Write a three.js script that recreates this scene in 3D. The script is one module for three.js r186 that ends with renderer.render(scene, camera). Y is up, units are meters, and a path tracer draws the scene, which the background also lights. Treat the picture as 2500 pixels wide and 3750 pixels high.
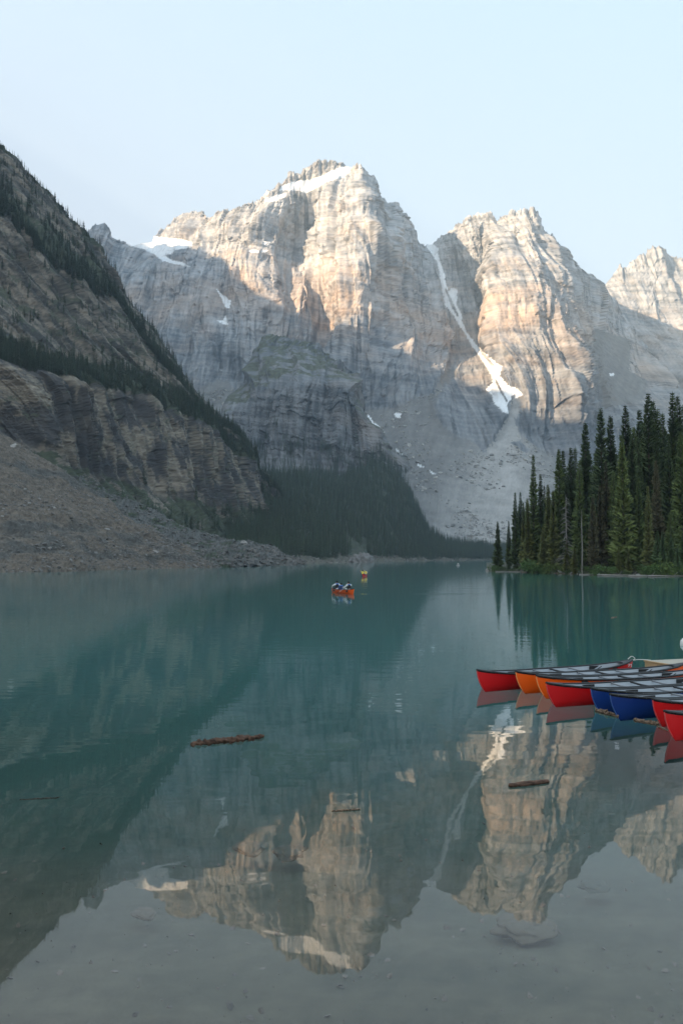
import * as THREE from 'three';
import { mergeGeometries } from 'three/addons/utils/BufferGeometryUtils.js';
import { MarchingCubes } from 'three/addons/objects/MarchingCubes.js';
import { FontLoader } from 'three/addons/loaders/FontLoader.js';
import { TextGeometry } from 'three/addons/geometries/TextGeometry.js';
import { createNoise3D } from 'simplex-noise';

// ---------------------------------------------------------------- camera, sky, sun, exposure
const scene = new THREE.Scene();
const EYE = 3.5, FOCAL = 3508, PITCH = 2.73 * Math.PI / 180;      // focal length counted in photo pixels (2500 x 3750)
const camera = new THREE.PerspectiveCamera(2 * Math.atan(1875 / FOCAL) * 180 / Math.PI, 2500 / 3750, 0.3, 9000);
camera.position.set(0, EYE, 0);
camera.rotation.x = PITCH;
scene.add(camera);
const renderer = new THREE.WebGLRenderer({ antialias: true });
renderer.setSize(682, 1024);
renderer.toneMapping = THREE.LinearToneMapping;
renderer.toneMappingExposure = 3.1;
renderer.shadowMap.enabled = true;

const SUN_AZ = 30 * Math.PI / 180, SUN_EL = 23 * Math.PI / 180;   // from the left, a little behind the camera
const SUN = new THREE.Vector3(-Math.cos(SUN_EL) * Math.cos(SUN_AZ), Math.sin(SUN_EL), Math.cos(SUN_EL) * Math.sin(SUN_AZ));
const sun = new THREE.DirectionalLight(new THREE.Color(1, 0.72, 0.45), 5);
sun.position.copy(SUN).multiplyScalar(4000);
sun.castShadow = true;
sun.shadow.mapSize.set(4096, 4096);
Object.assign(sun.shadow.camera, { left: -4000, right: 4000, top: 4000, bottom: -4000, near: 1, far: 9000 });
scene.add(sun, sun.target);
scene.fog = new THREE.FogExp2(new THREE.Color(0.64, 0.84, 1.0), 1.15e-4);

{ // clear morning sky: pale at the horizon and towards the sun, bluer overhead and away from it
  const W = 512, H = 256, px = new Float32Array(W * H * 4), d = new THREE.Vector3();
  for (let j = 0; j < H; j++) for (let i = 0; i < W; i++) {
    const el = ((j + 0.5) / H - 0.5) * Math.PI, az = ((i + 0.5) / W - 0.5) * 2 * Math.PI;
    d.set(Math.cos(el) * Math.cos(az), Math.sin(el), Math.cos(el) * Math.sin(az));
    const up = Math.max(0, d.y), t = Math.pow(up, 0.75), sd = d.dot(SUN), s = Math.max(0, sd);
    const glow = 0.30 * Math.pow(s, 3) + 0.15 * s;
    const k = (j * W + i) * 4;
    px[k] = (0.425 * (1 - t) + 0.145 * t) * (1 + 0.28 * Math.min(0, sd)) + glow;
    px[k + 1] = (0.395 * (1 - t) + 0.262 * t) * (1 + 0.10 * Math.min(0, sd)) + glow * 0.82;
    px[k + 2] = 0.39 * (1 - t) + 0.365 * t + glow * 0.6;
    px[k + 3] = 1;
  }
  const sky = new THREE.DataTexture(px, W, H, THREE.RGBAFormat, THREE.FloatType);
  sky.mapping = THREE.EquirectangularReflectionMapping;
  sky.magFilter = sky.minFilter = THREE.LinearFilter;
  sky.needsUpdate = true;
  scene.background = sky;
  scene.environment = sky;
}

// ---------------------------------------------------------------- helpers
function rng(seed) { let a = seed >>> 0; return () => { a = (a + 0x6d2b79f5) | 0; let t = Math.imul(a ^ (a >>> 15), 1 | a); t = (t + Math.imul(t ^ (t >>> 7), 61 | t)) ^ t; return ((t ^ (t >>> 14)) >>> 0) / 4294967296; }; }
const N3 = createNoise3D(rng(11));
const clamp = (x, a = 0, b = 1) => Math.min(b, Math.max(a, x)), lerp = (a, b, t) => a + (b - a) * t;
const sstep = (a, b, x) => { const t = clamp((x - a) / (b - a)); return t * t * (3 - 2 * t); };
const ridge = (v) => 1 - 2 * Math.abs(v);
function fbm(x, y, z, o = 4) { let s = 0, a = 0.5; for (let i = 0; i < o; i++) { s += a * N3(x, y, z); x *= 2.03; y *= 2.03; z *= 2.03; a *= 0.5; } return s; }
const mix3 = (a, b, t) => [lerp(a[0], b[0], t), lerp(a[1], b[1], t), lerp(a[2], b[2], t)];
const cp = Math.cos(PITCH), sp = Math.sin(PITCH);
function at(px, py, d) { // the point of the place that lies at a photo pixel, d metres ahead of the shore
  const u = (px - 1250) / FOCAL, v = (1875 - py) / FOCAL, z = -cp + v * sp, y = sp + v * cp, t = d / -z;
  return new THREE.Vector3(u * t, EYE + y * t, -d);
}
const onWater = (px, py, h = 0) => { const a = at(px, py, 1), k = (EYE - h) / (EYE - a.y); return new THREE.Vector3(a.x * k, h, -k); };
function toPx(x, y, z) { const yy = y - EYE, f = -z * cp + yy * sp, up = yy * cp + z * sp; return [1250 + FOCAL * x / f, 1875 - FOCAL * up / f]; }
const used = {};
function numbered(n) { const k = used[n] = (used[n] ?? -1) + 1; return k ? n + '_' + String(k).padStart(3, '0') : n; }
function tag(o, label, category, group, kind) { o.userData = { label, category }; if (group) o.userData.group = group; if (kind) o.userData.kind = kind; return o; }
function top(o, name, label, category, group, kind) { o.name = numbered(name); scene.add(o); return tag(o, label, category, group, kind); }
function part(geo, mat, name, parent) { const m = new THREE.Mesh(geo, mat); m.name = name; m.castShadow = m.receiveShadow = true; parent.add(m); return m; }
const std = (o) => new THREE.MeshStandardMaterial(o), rgb = (r, g, b) => new THREE.Color().setRGB(r, g, b);

function along(c, k, x, smooth) { // value k of a curve of points [x, ...] at x
  let i = 0;
  if (x <= c[0][0]) return c[0][k];
  if (x >= c[c.length - 1][0]) return c[c.length - 1][k];
  while (c[i + 1][0] < x) i++;
  const a = c[i], b = c[i + 1], h = b[0] - a[0], t = (x - a[0]) / h;
  if (!smooth) return lerp(a[k], b[k], t);
  const sl = (p, q) => (q[k] - p[k]) / (q[0] - p[0]), m = sl(a, b);
  const m0 = i > 0 ? sl(c[i - 1], a) : m, m1 = i + 2 < c.length ? sl(b, c[i + 2]) : m;
  const g = (p, q) => (p * q <= 0 ? 0 : 2 * p * q / (p + q)), ta = g(m0, m), tb = g(m, m1);
  const t2 = t * t, t3 = t2 * t;
  return (2 * t3 - 3 * t2 + 1) * a[k] + (t3 - 2 * t2 + t) * h * ta + (3 * t2 - 2 * t3) * b[k] + (t3 - t2) * h * tb;
}
function inside(poly, x, y) {
  const b = poly.box ??= [Math.min(...poly.map((p) => p[0])), Math.min(...poly.map((p) => p[1])), Math.max(...poly.map((p) => p[0])), Math.max(...poly.map((p) => p[1]))];
  if (x < b[0] || y < b[1] || x > b[2] || y > b[3]) return false;
  let c = false;
  for (let i = 0, j = poly.length - 1; i < poly.length; j = i++) {
    const [xi, yi] = poly[i], [xj, yj] = poly[j];
    if (yi > y !== yj > y && x < (xj - xi) * (y - yi) / (yj - yi) + xi) c = !c;
  }
  return c;
}
const scaled = (x0, y0, s, list) => list.map(([x, y]) => [x / s + x0, y / s + y0]);

// A mountainside: a sheet lofted over survey lines (foot, ledges, crest, far side). Each line is a list of [bearing, height mark, distance].
function loft({ x0, x1, nx, lines, rows, smooth = 6, pin = -1, relief, wide = 5, foot, mask, jag = 0 }) {
  const ny = rows.reduce((a, b) => a + b, 0) + 1, P = new Float32Array(nx * ny * 3), X = new Float32Array(nx * ny);
  const K = lines.length, v = new THREE.Vector3();
  for (let i = 0; i < nx; i++) {
    const sx = lerp(x0, x1, i / (nx - 1)), c = [];
    for (let k = 0; k < K; k++) c.push(at(sx, along(lines[k], 1, sx, k !== pin), along(lines[k], 2, sx, true)));
    if (foot !== undefined) c[0].y = foot;
    let j = 0;
    let col = [c[0]];
    const fixed = new Set([0]);
    for (let k = 0; k < K - 1; k++) { for (let r = 1; r <= rows[k]; r++) col.push(v.clone().lerpVectors(c[k], c[k + 1], r / rows[k])); if (k + 1 === pin || k === K - 2) fixed.add(col.length - 1); }
    for (let s = 0; s < smooth; s++) {
      const w = 6 + 2 * s;
      const ps = [[0, 0, 0]];
      for (const p of col) { const l = ps[ps.length - 1]; ps.push([l[0] + p.x, l[1] + p.y, l[2] + p.z]); }
      const stops = [...fixed].sort((a, b) => a - b);
      col = col.map((p, q) => {
        let lim = w; for (const f of stops) lim = Math.min(lim, Math.abs(q - f));
        if (!lim) return p;
        const a = ps[q - lim], b = ps[q + lim + 1], n = 2 * lim + 1;
        return new THREE.Vector3((b[0] - a[0]) / n, (b[1] - a[1]) / n, (b[2] - a[2]) / n);
      });
    }
    for (const p of col) { const q = (j * nx + i) * 3; P[q] = p.x; P[q + 1] = p.y; P[q + 2] = p.z; X[j * nx + i] = j; j++; }
  }
  // displacement along the broad normal
  const Q = P.slice(), a = new THREE.Vector3(), b = new THREE.Vector3(), n = new THREE.Vector3();
  const get = (p, i, j, o) => { const q = (clamp(j, 0, ny - 1) * nx + clamp(i, 0, nx - 1)) * 3; return o.set(p[q], p[q + 1], p[q + 2]); };
  const t1 = new THREE.Vector3(), t2 = new THREE.Vector3(), pinRow = pin > 0 ? rows.slice(0, pin).reduce((x, y) => x + y, 0) : ny;
  let soft = null;
  if (mask) { // how much relief each spot carries, blended over a few cells
    soft = new Float32Array(nx * ny);
    for (let v = 0; v < nx * ny; v++) { const [px, py] = toPx(P[v * 3], P[v * 3 + 1], P[v * 3 + 2]); soft[v] = mask(px, py); }
    for (const [st, len, lines2, lst] of [[1, nx, ny, nx], [nx, ny, nx, 1], [1, nx, ny, nx], [nx, ny, nx, 1]]) {
      const R = 5, o = new Float32Array(len);
      for (let l = 0; l < lines2; l++) { const b0 = l * lst; let acc = 0; for (let k = -R; k <= R; k++) acc += soft[b0 + clamp(k, 0, len - 1) * st]; for (let k = 0; k < len; k++) { o[k] = acc / (2 * R + 1); acc += soft[b0 + clamp(k + R + 1, 0, len - 1) * st] - soft[b0 + clamp(k - R, 0, len - 1) * st]; } for (let k = 0; k < len; k++) soft[b0 + k * st] = o[k]; }
    }
  }
  for (let j = 0; j < ny; j++) for (let i = 0; i < nx; i++) {
    a.subVectors(get(P, i + wide, j, t1), get(P, i - wide, j, t2)); b.subVectors(get(P, i, j + wide, t1), get(P, i, j - wide, t2));
    n.crossVectors(a, b).normalize();
    const q = (j * nx + i) * 3, s = relief(P[q], P[q + 1], P[q + 2], n, j, ny, soft ? soft[j * nx + i] : 1);
    if (jag) n.y *= 0.2;
    Q[q] += n.x * s; Q[q + 1] += n.y * s; Q[q + 2] += n.z * s;
    if (jag && j > pinRow - 40) { const x = P[q] * 0.9 + P[q + 2] * 0.2; Q[q + 1] += jag * sstep(pinRow - 40, pinRow, j) * (soft ? soft[j * nx + i] : 1) * (0.9 * blocks(x, 3, 13 * jag / 8, 1) + 0.7 * blocks(x, 9, 6 * jag / 8, 2) + 0.5 * N3(x / 4, 1, 2) - 0.2); }
  }
  return { P: Q, nx, ny, pinRow };
}
// Split a sheet into named children by what lies on it; shade(p, n, px, py, j) gives [name, r, g, b]
function dress(sheet, root, shade, mats) {
  const { P, nx, ny } = sheet, count = nx * ny, idx = [];
  for (let j = 0; j < ny - 1; j++) for (let i = 0; i < nx - 1; i++) { const a = j * nx + i, b = a + 1, c = a + nx, d = c + 1; idx.push(a, b, d, a, d, c); }
  const g = new THREE.BufferGeometry();
  g.setAttribute('position', new THREE.BufferAttribute(P, 3)); g.setIndex(idx); g.computeVertexNormals();
  const Nn = g.attributes.normal.array, col = new Float32Array(count * 3), cls = new Array(count);
  for (let v = 0; v < count; v++) {
    const q = v * 3, [px, py] = toPx(P[q], P[q + 1], P[q + 2]);
    const r = shade(P[q], P[q + 1], P[q + 2], Nn[q], Nn[q + 1], Nn[q + 2], px, py, Math.floor(v / nx));
    cls[v] = r[0]; col[q] = r[1]; col[q + 1] = r[2]; col[q + 2] = r[3];
  }
  sheet.normal = Nn; sheet.cls = cls;
  const lists = {};
  for (let t = 0; t < idx.length; t += 3) { const a = cls[idx[t]], b = cls[idx[t + 1]], c = cls[idx[t + 2]], k = b === c ? b : a; (lists[k] ??= []).push(idx[t], idx[t + 1], idx[t + 2]); }
  for (const name of Object.keys(lists)) {
    const l = lists[name], map = new Int32Array(count).fill(-1), ni = new Uint32Array(l.length); let n = 0;
    for (let k = 0; k < l.length; k++) { if (map[l[k]] < 0) map[l[k]] = n++; ni[k] = map[l[k]]; }
    const p = new Float32Array(n * 3), nn = new Float32Array(n * 3), cc = new Float32Array(n * 3);
    for (let v = 0; v < count; v++) if (map[v] >= 0) for (let c = 0; c < 3; c++) { p[map[v] * 3 + c] = P[v * 3 + c]; nn[map[v] * 3 + c] = Nn[v * 3 + c]; cc[map[v] * 3 + c] = col[v * 3 + c]; }
    const e = new THREE.BufferGeometry();
    e.setAttribute('position', new THREE.BufferAttribute(p, 3)); e.setAttribute('normal', new THREE.BufferAttribute(nn, 3)); e.setAttribute('color', new THREE.BufferAttribute(cc, 3)); e.setIndex(new THREE.BufferAttribute(ni, 1));
    part(e, mats[name.replace(/#.*/, '')] ?? mats.rock_face, name.replace(/#.*/, ''), root);
  }
}
const M = {
  rock: std({ vertexColors: true, roughness: 0.95 }), snow: std({ vertexColors: true, roughness: 0.8 }), scree: std({ vertexColors: true, roughness: 1 }), turf: std({ vertexColors: true, roughness: 1 }),
};
const landMats = { rock_face: M.rock, snow_field: M.snow, scree_slope: M.scree, grassy_ledge: M.turf, forest_floor: M.turf };

// ---------------------------------------------------------------- the large structure: mountains
// relief of bedded limestone: upright ribs and gullies, jointed blocks and ledges; s is the size of the face, big and fine scale the two
function hash(a, b, c) { let h = Math.imul(a | 0, 374761393) ^ Math.imul(b | 0, 668265263) ^ Math.imul(c | 0, 2147483647 - 1013); h = Math.imul(h ^ (h >>> 13), 1274126177); return ((h ^ (h >>> 16)) >>> 0) / 2147483648 - 1; }
function blocks(u, v, w, k) { // joints: upright columns broken at uneven beds
  const c = Math.floor(u / w + 0.35 * N3(u / (3 * w), v / (9 * w), k)), b = Math.floor(v / (w * 1.7) + 3 * hash(c, k, 1) + 0.2 * N3(u / w, v / w, k));
  return 0.6 * hash(c, k, 5) + 0.5 * hash(c, b, k);
}
function crag(x, y, z, s, big = 1, fine = 1, beds = 1, sx = 1, sz = 0) { // sx, sz: which way the face runs
  const wx = 18 * s * N3(x / (260 * s), y / (700 * s), z / (260 * s)), u = x * sx + z * sz + wx, w = (x * sz - z * sx) * 0.08;
  let h = big * (27 * ridge(N3(u / (190 * s), y / (800 * s), w / (300 * s) + 3)) + 14 * ridge(N3(u / (70 * s), y / (300 * s), w / (120 * s) + 9))) + big * 4.5 * ridge(N3(u / (27 * s), y / (260 * s), w / (60 * s) + 5));
  const bed = y + 0.10 * x + 9 * s * N3(x / (420 * s), y / (300 * s), 7), f1 = bed / (62 * s), f2 = bed / (21 * s), f3 = bed / (8 * s);
  const ledge = (f) => { const t = f - Math.floor(f); return t < 0.72 ? -t * 0.35 : -0.252 + (t - 0.72) * 0.9; };
  h += fine * (9 * blocks(u, bed, 30 * s, 1) + 5.5 * blocks(u, bed, 12 * s, 2) + 2.6 * blocks(u, bed, 5 * s, 3) + 1.5 * ridge(N3(u / (12 * s), y / (80 * s), w / (24 * s))) + 1.2 * N3(u / (3 * s), y / (4 * s), w / (4 * s)));
  h += fine * beds * (8 * ledge(f1) + 6 * ledge(f2 + 0.3 * N3(u / (90 * s), 2, 1)) + 3.2 * ledge(f3 + 0.6 * N3(u / (40 * s), 5, 1)));
  return h * s;
}
const snowPolys = [
  scaled(1300, 850, 1.96, [[490, 85], [545, 150], [590, 220], [605, 290], [618, 400], [635, 460], [645, 530], [700, 590], [730, 650], [790, 730], [830, 810], [870, 860], [910, 920], [960, 1000], [980, 1030], [985, 1080], [935, 1130], [980, 1170], [1000, 1230], [1060, 1290], [1098, 1310], [1090, 1240], [1115, 1200], [1140, 1195], [1170, 1190], [1200, 1165], [1170, 1130], [1120, 1105], [1090, 1100], [1060, 1060], [1035, 1030], [1040, 1000], [1050, 965], [1000, 930], [940, 880], [880, 820], [840, 770], [800, 720], [770, 640], [755, 570], [725, 520], [730, 470], [730, 405], [685, 400], [670, 430], [650, 370], [640, 300], [612, 220], [592, 150], [600, 120], [560, 88], [540, 60], [500, 60]]),
  scaled(500, 850, 1.96, [[-60, 100], [-60, 20], [60, 20], [200, 40], [330, 50], [400, 75], [405, 100], [340, 120], [270, 130], [250, 160], [200, 165], [260, 205], [330, 215], [370, 240], [390, 250], [330, 238], [250, 227], [210, 207], [190, 212], [130, 160], [60, 125], [0, 108]]),
  scaled(0, 500, 1.2544, [[1296, 228], [1340, 208], [1420, 198], [1480, 182], [1520, 158], [1568, 140], [1616, 132], [1606, 164], [1574, 184], [1504, 206], [1464, 230], [1404, 262], [1380, 250], [1286, 248]]),
  scaled(0, 500, 1.2544, [[1205, 298], [1225, 280], [1260, 272], [1320, 256], [1312, 275], [1250, 300]]),
  scaled(500, 850, 1.96, [[565, 400], [620, 450], [655, 475], [680, 492], [665, 552], [640, 540], [600, 460]]),
  scaled(500, 850, 1.96, [[570, 632], [620, 635], [645, 600], [655, 660], [620, 662]]),
  scaled(500, 850, 1.96, [[800, 132], [840, 124], [885, 134], [870, 147], [820, 147]]), scaled(500, 850, 1.96, [[885, 132], [945, 125], [940, 140], [900, 148]]), scaled(500, 850, 1.96, [[910, 68], [960, 66], [950, 90], [920, 90]]),
  scaled(1300, 850, 1.96, [[90, 1305], [130, 1360], [180, 1400], [215, 1450], [150, 1432], [108, 1390]]),
  scaled(1300, 850, 1.96, [[145, 1452], [200, 1478], [262, 1537], [200, 1515]]), scaled(1300, 850, 1.96, [[288, 1552], [345, 1597], [300, 1578]]),
  scaled(1300, 850, 1.96, [[278, 1300], [330, 1297], [322, 1338], [290, 1330]]), scaled(1300, 850, 1.96, [[440, 1655], [505, 1692], [450, 1680]]), scaled(1300, 850, 1.96, [[533, 1708], [588, 1742], [550, 1736]]),
  scaled(1250, 1200, 1.2544, [[1228, 210], [1250, 210], [1248, 222], [1232, 224]]),
];
const screePolys = [
  scaled(1300, 850, 1.96, [[-100, 1420], [60, 1280], [280, 1255], [420, 1190], [560, 1170], [600, 1040], [680, 985], [760, 1000], [640, 1110], [560, 1240], [585, 1330], [640, 1400], [760, 1475], [860, 1510], [920, 1585], [1005, 1500], [1025, 1450], [1085, 1340], [1100, 1310], [1130, 1190], [1200, 1170], [1255, 1245], [1200, 1270], [1140, 1345], [1180, 1450], [1300, 1540], [1430, 1610], [1700, 1760], [2600, 1900], [2600, 2700], [-100, 2700]]),
  scaled(500, 850, 1.96, [[400, 1180], [520, 1080], [640, 1060], [700, 1120], [640, 1290], [800, 1420], [1000, 1650], [1000, 1900], [300, 1900]]),
  scaled(1250, 1200, 1.2544, [[1160, 0], [1330, 60], [1320, 200], [1400, 240], [1390, 330], [1300, 355], [1200, 370], [1190, 260], [1150, 100]]),
];
const snowGaps = [
  scaled(1300, 850, 1.96, [[1000, 1045], [1016, 1062], [1060, 1148], [1094, 1215], [1086, 1224], [1048, 1160], [1003, 1075]]), scaled(1300, 850, 1.96, [[652, 400], [704, 515], [742, 600], [734, 612], [688, 530], [642, 412]]),
  scaled(1300, 850, 1.96, [[1120, 1175], [1150, 1160], [1142, 1198], [1118, 1200]]),
];
const screeHoles = [scaled(1300, 850, 1.96, [[1108, 1512], [1180, 1498], [1255, 1565], [1225, 1588], [1160, 1545]])];
const isIn = (polys, x, y) => { for (const p of polys) if (inside(p, x, y)) return true; return false; };

function rockTone(x, y, z, ny, dark, warm, sx = 1, sz = 0) { // bare limestone and quartzite: beds, seepage streaks, rusty tint with sun warmth painted in
  const bed = y + 0.1 * x + 12 * N3(x / 420, y / 300, 7), u = x * sx + z * sz;
  let t = 0.5 + 0.2 * blocks(u, bed, 16, 7) + 0.16 * blocks(u, bed, 6, 8) + 0.19 * N3(u / 500, bed / 24, 1) + 0.16 * N3(u / 260, bed / 8, 4) + 0.09 * N3(u / 120, bed / 3.5, 6) + 0.17 * N3(u / 130, y / 120, 11) + 0.21 * N3(u / 9, y / 60, 2) + 0.12 * N3(x / 7, y / 5, z / 7) + 0.1 * N3(x / 2.6, y / 2.6, z / 2.6);
  const streak = sstep(0.25, 0.75, N3(u / 13, y / 150, 8) + 0.4 * N3(u / 60, y / 200, 3));
  const rustSunTint = clamp(warm + 0.35 * N3(u / 160, bed / 70, 12) + 0.15 * N3(u / 30, bed / 20, 2));
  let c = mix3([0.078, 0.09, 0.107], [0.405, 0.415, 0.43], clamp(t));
  c = mix3(c, [0.46 * (0.6 + 0.5 * t), 0.30 * (0.6 + 0.5 * t), 0.18 * (0.6 + 0.5 * t)], rustSunTint * 0.6);
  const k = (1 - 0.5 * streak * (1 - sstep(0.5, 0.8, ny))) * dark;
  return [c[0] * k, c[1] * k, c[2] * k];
}
function screeTone(x, y, z, k = 1) {
  const t = 0.5 + 0.3 * N3(x / 60, y / 25, z / 60) + 0.2 * N3(x / 14, y / 10, z / 14) + 0.25 * N3(x / 3, y / 3, z / 3);
  return [0.215 * k * (0.72 + 0.5 * t), 0.21 * k * (0.72 + 0.5 * t), 0.202 * k * (0.72 + 0.5 * t)];
}
const snowTone = (x, y, z) => { const t = 0.95 + 0.07 * N3(x / 14, y / 60, z / 60) + 0.08 * N3(x / 6, y / 9, z / 6) - 0.22 * sstep(0.55, 0.85, N3(x / 9, y / 50, 3)); return [0.80 * t, 0.83 * t, 0.86 * t]; };

let MAIN;
const crestMain = [[150, 900], [327, 843], [351, 823], [375, 817], [391, 820], [407, 851], [415, 863], [454, 875], [486, 895], [520, 888], [558, 886], [566, 863], [590, 843], [630, 807], [678, 783], [717, 773], [745, 779], [765, 797], [797, 775], [845, 767], [885, 755], [925, 743], [949, 733], [981, 711], [1012, 691], [1036, 667], [1060, 632], [1077, 626], [1088, 636], [1108, 632], [1116, 616], [1156, 596], [1204, 586], [1228, 592], [1250, 597], [1282, 612], [1310, 604], [1326, 604], [1346, 632], [1366, 651], [1382, 687], [1390, 727], [1421, 743], [1461, 763], [1477, 783], [1489, 815], [1525, 851], [1537, 875], [1551, 891], [1569, 896], [1585, 895], [1609, 871], [1649, 847], [1684, 823], [1712, 797], [1760, 771], [1776, 779], [1800, 793], [1816, 801], [1836, 797], [1868, 775], [1904, 779], [1928, 765], [1948, 765], [1963, 775], [1975, 803], [1979, 831], [1999, 851], [2023, 879], [2039, 899], [2047, 931], [2079, 962], [2107, 990], [2135, 1006], [2163, 1006], [2187, 1026], [2207, 1050], [2240, 1100], [2310, 1200], [2400, 1340], [2500, 1480], [2700, 1640]];
{
  const dR = [[150, 3150], [327, 3000], [480, 3100], [560, 3300], [640, 3300], [720, 3200], [800, 3000], [950, 2900], [1080, 2950], [1250, 2950], [1330, 2850], [1400, 3000], [1560, 3170], [1680, 3080], [1800, 3000], [1960, 2930], [2100, 3120], [2220, 3160], [2400, 3150], [2700, 3250]];
  const lines = [
    [[150, 2075, 1650], [2700, 2075, 1650]],
    [[150, 1580, 2250], [500, 1530, 2260], [700, 1500, 2280], [850, 1480, 2300], [1000, 1500, 2300], [1250, 1480, 2290], [1350, 1500, 2280], [1430, 1500, 2260], [1500, 1470, 2260], [1600, 1480, 2230], [1700, 1540, 2200], [1800, 1560, 2190], [1880, 1540, 2220], [1960, 1580, 2180], [2060, 1620, 2170], [2200, 1680, 2150], [2400, 1750, 2130], [2700, 1800, 2100]],
    [[150, 1340, 2600], [500, 1290, 2560], [700, 1220, 2560], [850, 1180, 2540], [950, 1200, 2500], [1060, 1200, 2560], [1180, 1210, 2570], [1280, 1190, 2440], [1360, 1190, 2420], [1450, 1230, 2550], [1560, 1250, 2640], [1640, 1270, 2760], [1750, 1260, 2770], [1790, 1250, 2740], [1830, 1240, 2460], [1960, 1250, 2410], [2060, 1265, 2410], [2140, 1300, 2520], [2230, 1400, 2630], [2400, 1560, 2650], [2700, 1700, 2650]],
    [[150, 1100, 2900], [323, 1050, 2830], [480, 1010, 2850], [560, 960, 2960], [640, 960, 2930], [720, 930, 2880], [850, 930, 2790], [1000, 925, 2740], [1060, 900, 2830], [1120, 880, 2930], [1180, 860, 2830], [1280, 850, 2640], [1360, 850, 2590], [1430, 920, 2790], [1500, 980, 2920], [1590, 1010, 3000], [1700, 1010, 3000], [1785, 990, 2990], [1830, 960, 2740], [1960, 950, 2660], [2060, 1010, 2690], [2140, 1090, 2870], [2220, 1180, 2990], [2400, 1400, 2950], [2700, 1640, 2980]],
    crestMain.map(([x, y]) => [x, y, along(dR, 1, x, true)]),
    crestMain.map(([x, y]) => [x, y + 130, along(dR, 1, x, true) + 420]),
  ];
  const sheet = loft({
    x0: 190, x1: 2680, nx: 1000, lines, rows: [110, 110, 110, 150, 14], smooth: 3, pin: 4, wide: 6,
    jag: 9, mask: (px, py) => (isIn(snowPolys, px, py) ? 0.1 : isIn(screePolys, px, py) && !isIn(screeHoles, px, py) ? 0.05 : 1),
    relief(x, y, z, n, j, ny, soft) {
      const fade = sstep(-2, 12, j);
      return fade * crag(x, y, z, 1.5, 1 - 0.9 * sstep(400, 480, j), j > 481 ? 0.3 : 0.9, 0.7) * soft + (1 - soft) * (2.2 * N3(x / 30, y / 20, z / 30) + 1 * N3(x / 7, y / 7, z / 7));
    },
  });
  MAIN = sheet;
  const g = top(new THREE.Group(), 'mountain', 'hazy grey peaks with sunlit faces and a long snow couloir across the lake', 'mountain', null, 'structure');
  dress(sheet, g, (x, y, z, nx, ny, nz, px, py, j) => {
    const wob = 3 * N3(px / 9, py / 9, 3), k = snowPolys.findIndex((p) => inside(p, px + wob, py + 2 * N3(px / 7, py / 7, 9)));
    if (k >= 0 && !isIn(snowGaps, px + wob * 0.5, py)) return ['snow_field#' + k, ...snowTone(x, y, z)];
    if (isIn(screePolys, px + wob * 2, py + wob * 2) && !isIn(screeHoles, px, py)) return ['scree_slope', ...screeTone(x, y, z, 0.8 + 0.8 * Math.exp(-(((px - 1875 + 0.15 * (py - 1450)) / (26 + 0.42 * Math.max(0, py - 1450))) ** 2)) * sstep(1400, 1470, py) + 0.1 * N3(px / 30 + py / 90, py / 200, 3))];
    const rustSunTint = Math.exp(-(((y - 690 + 0.1 * x) / 150) ** 2)) * 0.6 - 0.1;  // rusty quartzite band, also paints low-sun warmth onto the lit faces
    return ['rock_face', ...rockTone(x, y, z, ny, lerp(0.62, 1.12, sstep(300, 760, y)), rustSunTint)];  // darker low rock; high rock lightened to paint in the sunlit haze
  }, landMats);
}
{ // the next summit to the right
  const c = [[1900, 1230], [2100, 1150], [2210, 1058], [2238, 1010], [2262, 992], [2278, 978], [2310, 962], [2330, 944], [2342, 934], [2370, 921], [2398, 903], [2420, 900], [2438, 910], [2446, 930], [2478, 942], [2500, 958], [2580, 990], [2700, 1060], [2900, 1150], [3100, 1080], [3300, 1180], [3600, 1320]];
  const sheet = loft({
    x0: 1950, x1: 3560, nx: 600, rows: [90, 90, 80, 10], smooth: 3, pin: 3, wide: 6,
    lines: [[[1900, 1800, 2500], [2900, 1800, 2500]], [[1900, 1480, 3000], [2200, 1470, 3000], [2300, 1440, 2960], [2420, 1400, 2900], [2520, 1400, 2920], [2900, 1430, 2960]], [[1900, 1260, 3500], [2200, 1190, 3480], [2300, 1180, 3420], [2400, 1170, 3400], [2500, 1180, 3440], [2900, 1250, 3500]], c.map(([x, y]) => [x, y, 3750]), c.map(([x, y]) => [x, y + 130, 4150])],
    jag: 12, mask: (px, py) => (isIn(screePolys, px, py) ? 0.1 : 1), relief: (x, y, z, n, j, ny, soft) => crag(x, y, z, 1.9, 1 - 0.85 * sstep(200, 260, j), j > 261 ? 0.3 : 0.8, 0.6) * sstep(0, 10, j) * soft,
  });
  const g = top(new THREE.Group(), 'mountain', 'pale hazy pointed summit at the far right behind the spruces', 'mountain', null, 'structure');
  dress(sheet, g, (x, y, z, nx, ny, nz, px, py) => {
    const k = snowPolys.findIndex((p) => inside(p, px, py));
    if (k >= 0) return ['snow_field#' + k, ...snowTone(x, y, z)];
    if (isIn(screePolys, px, py)) return ['scree_slope', ...screeTone(x, y, z)];
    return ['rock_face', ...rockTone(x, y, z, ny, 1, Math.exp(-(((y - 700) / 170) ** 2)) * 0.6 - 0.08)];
  }, landMats);
}
let hump;
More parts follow.
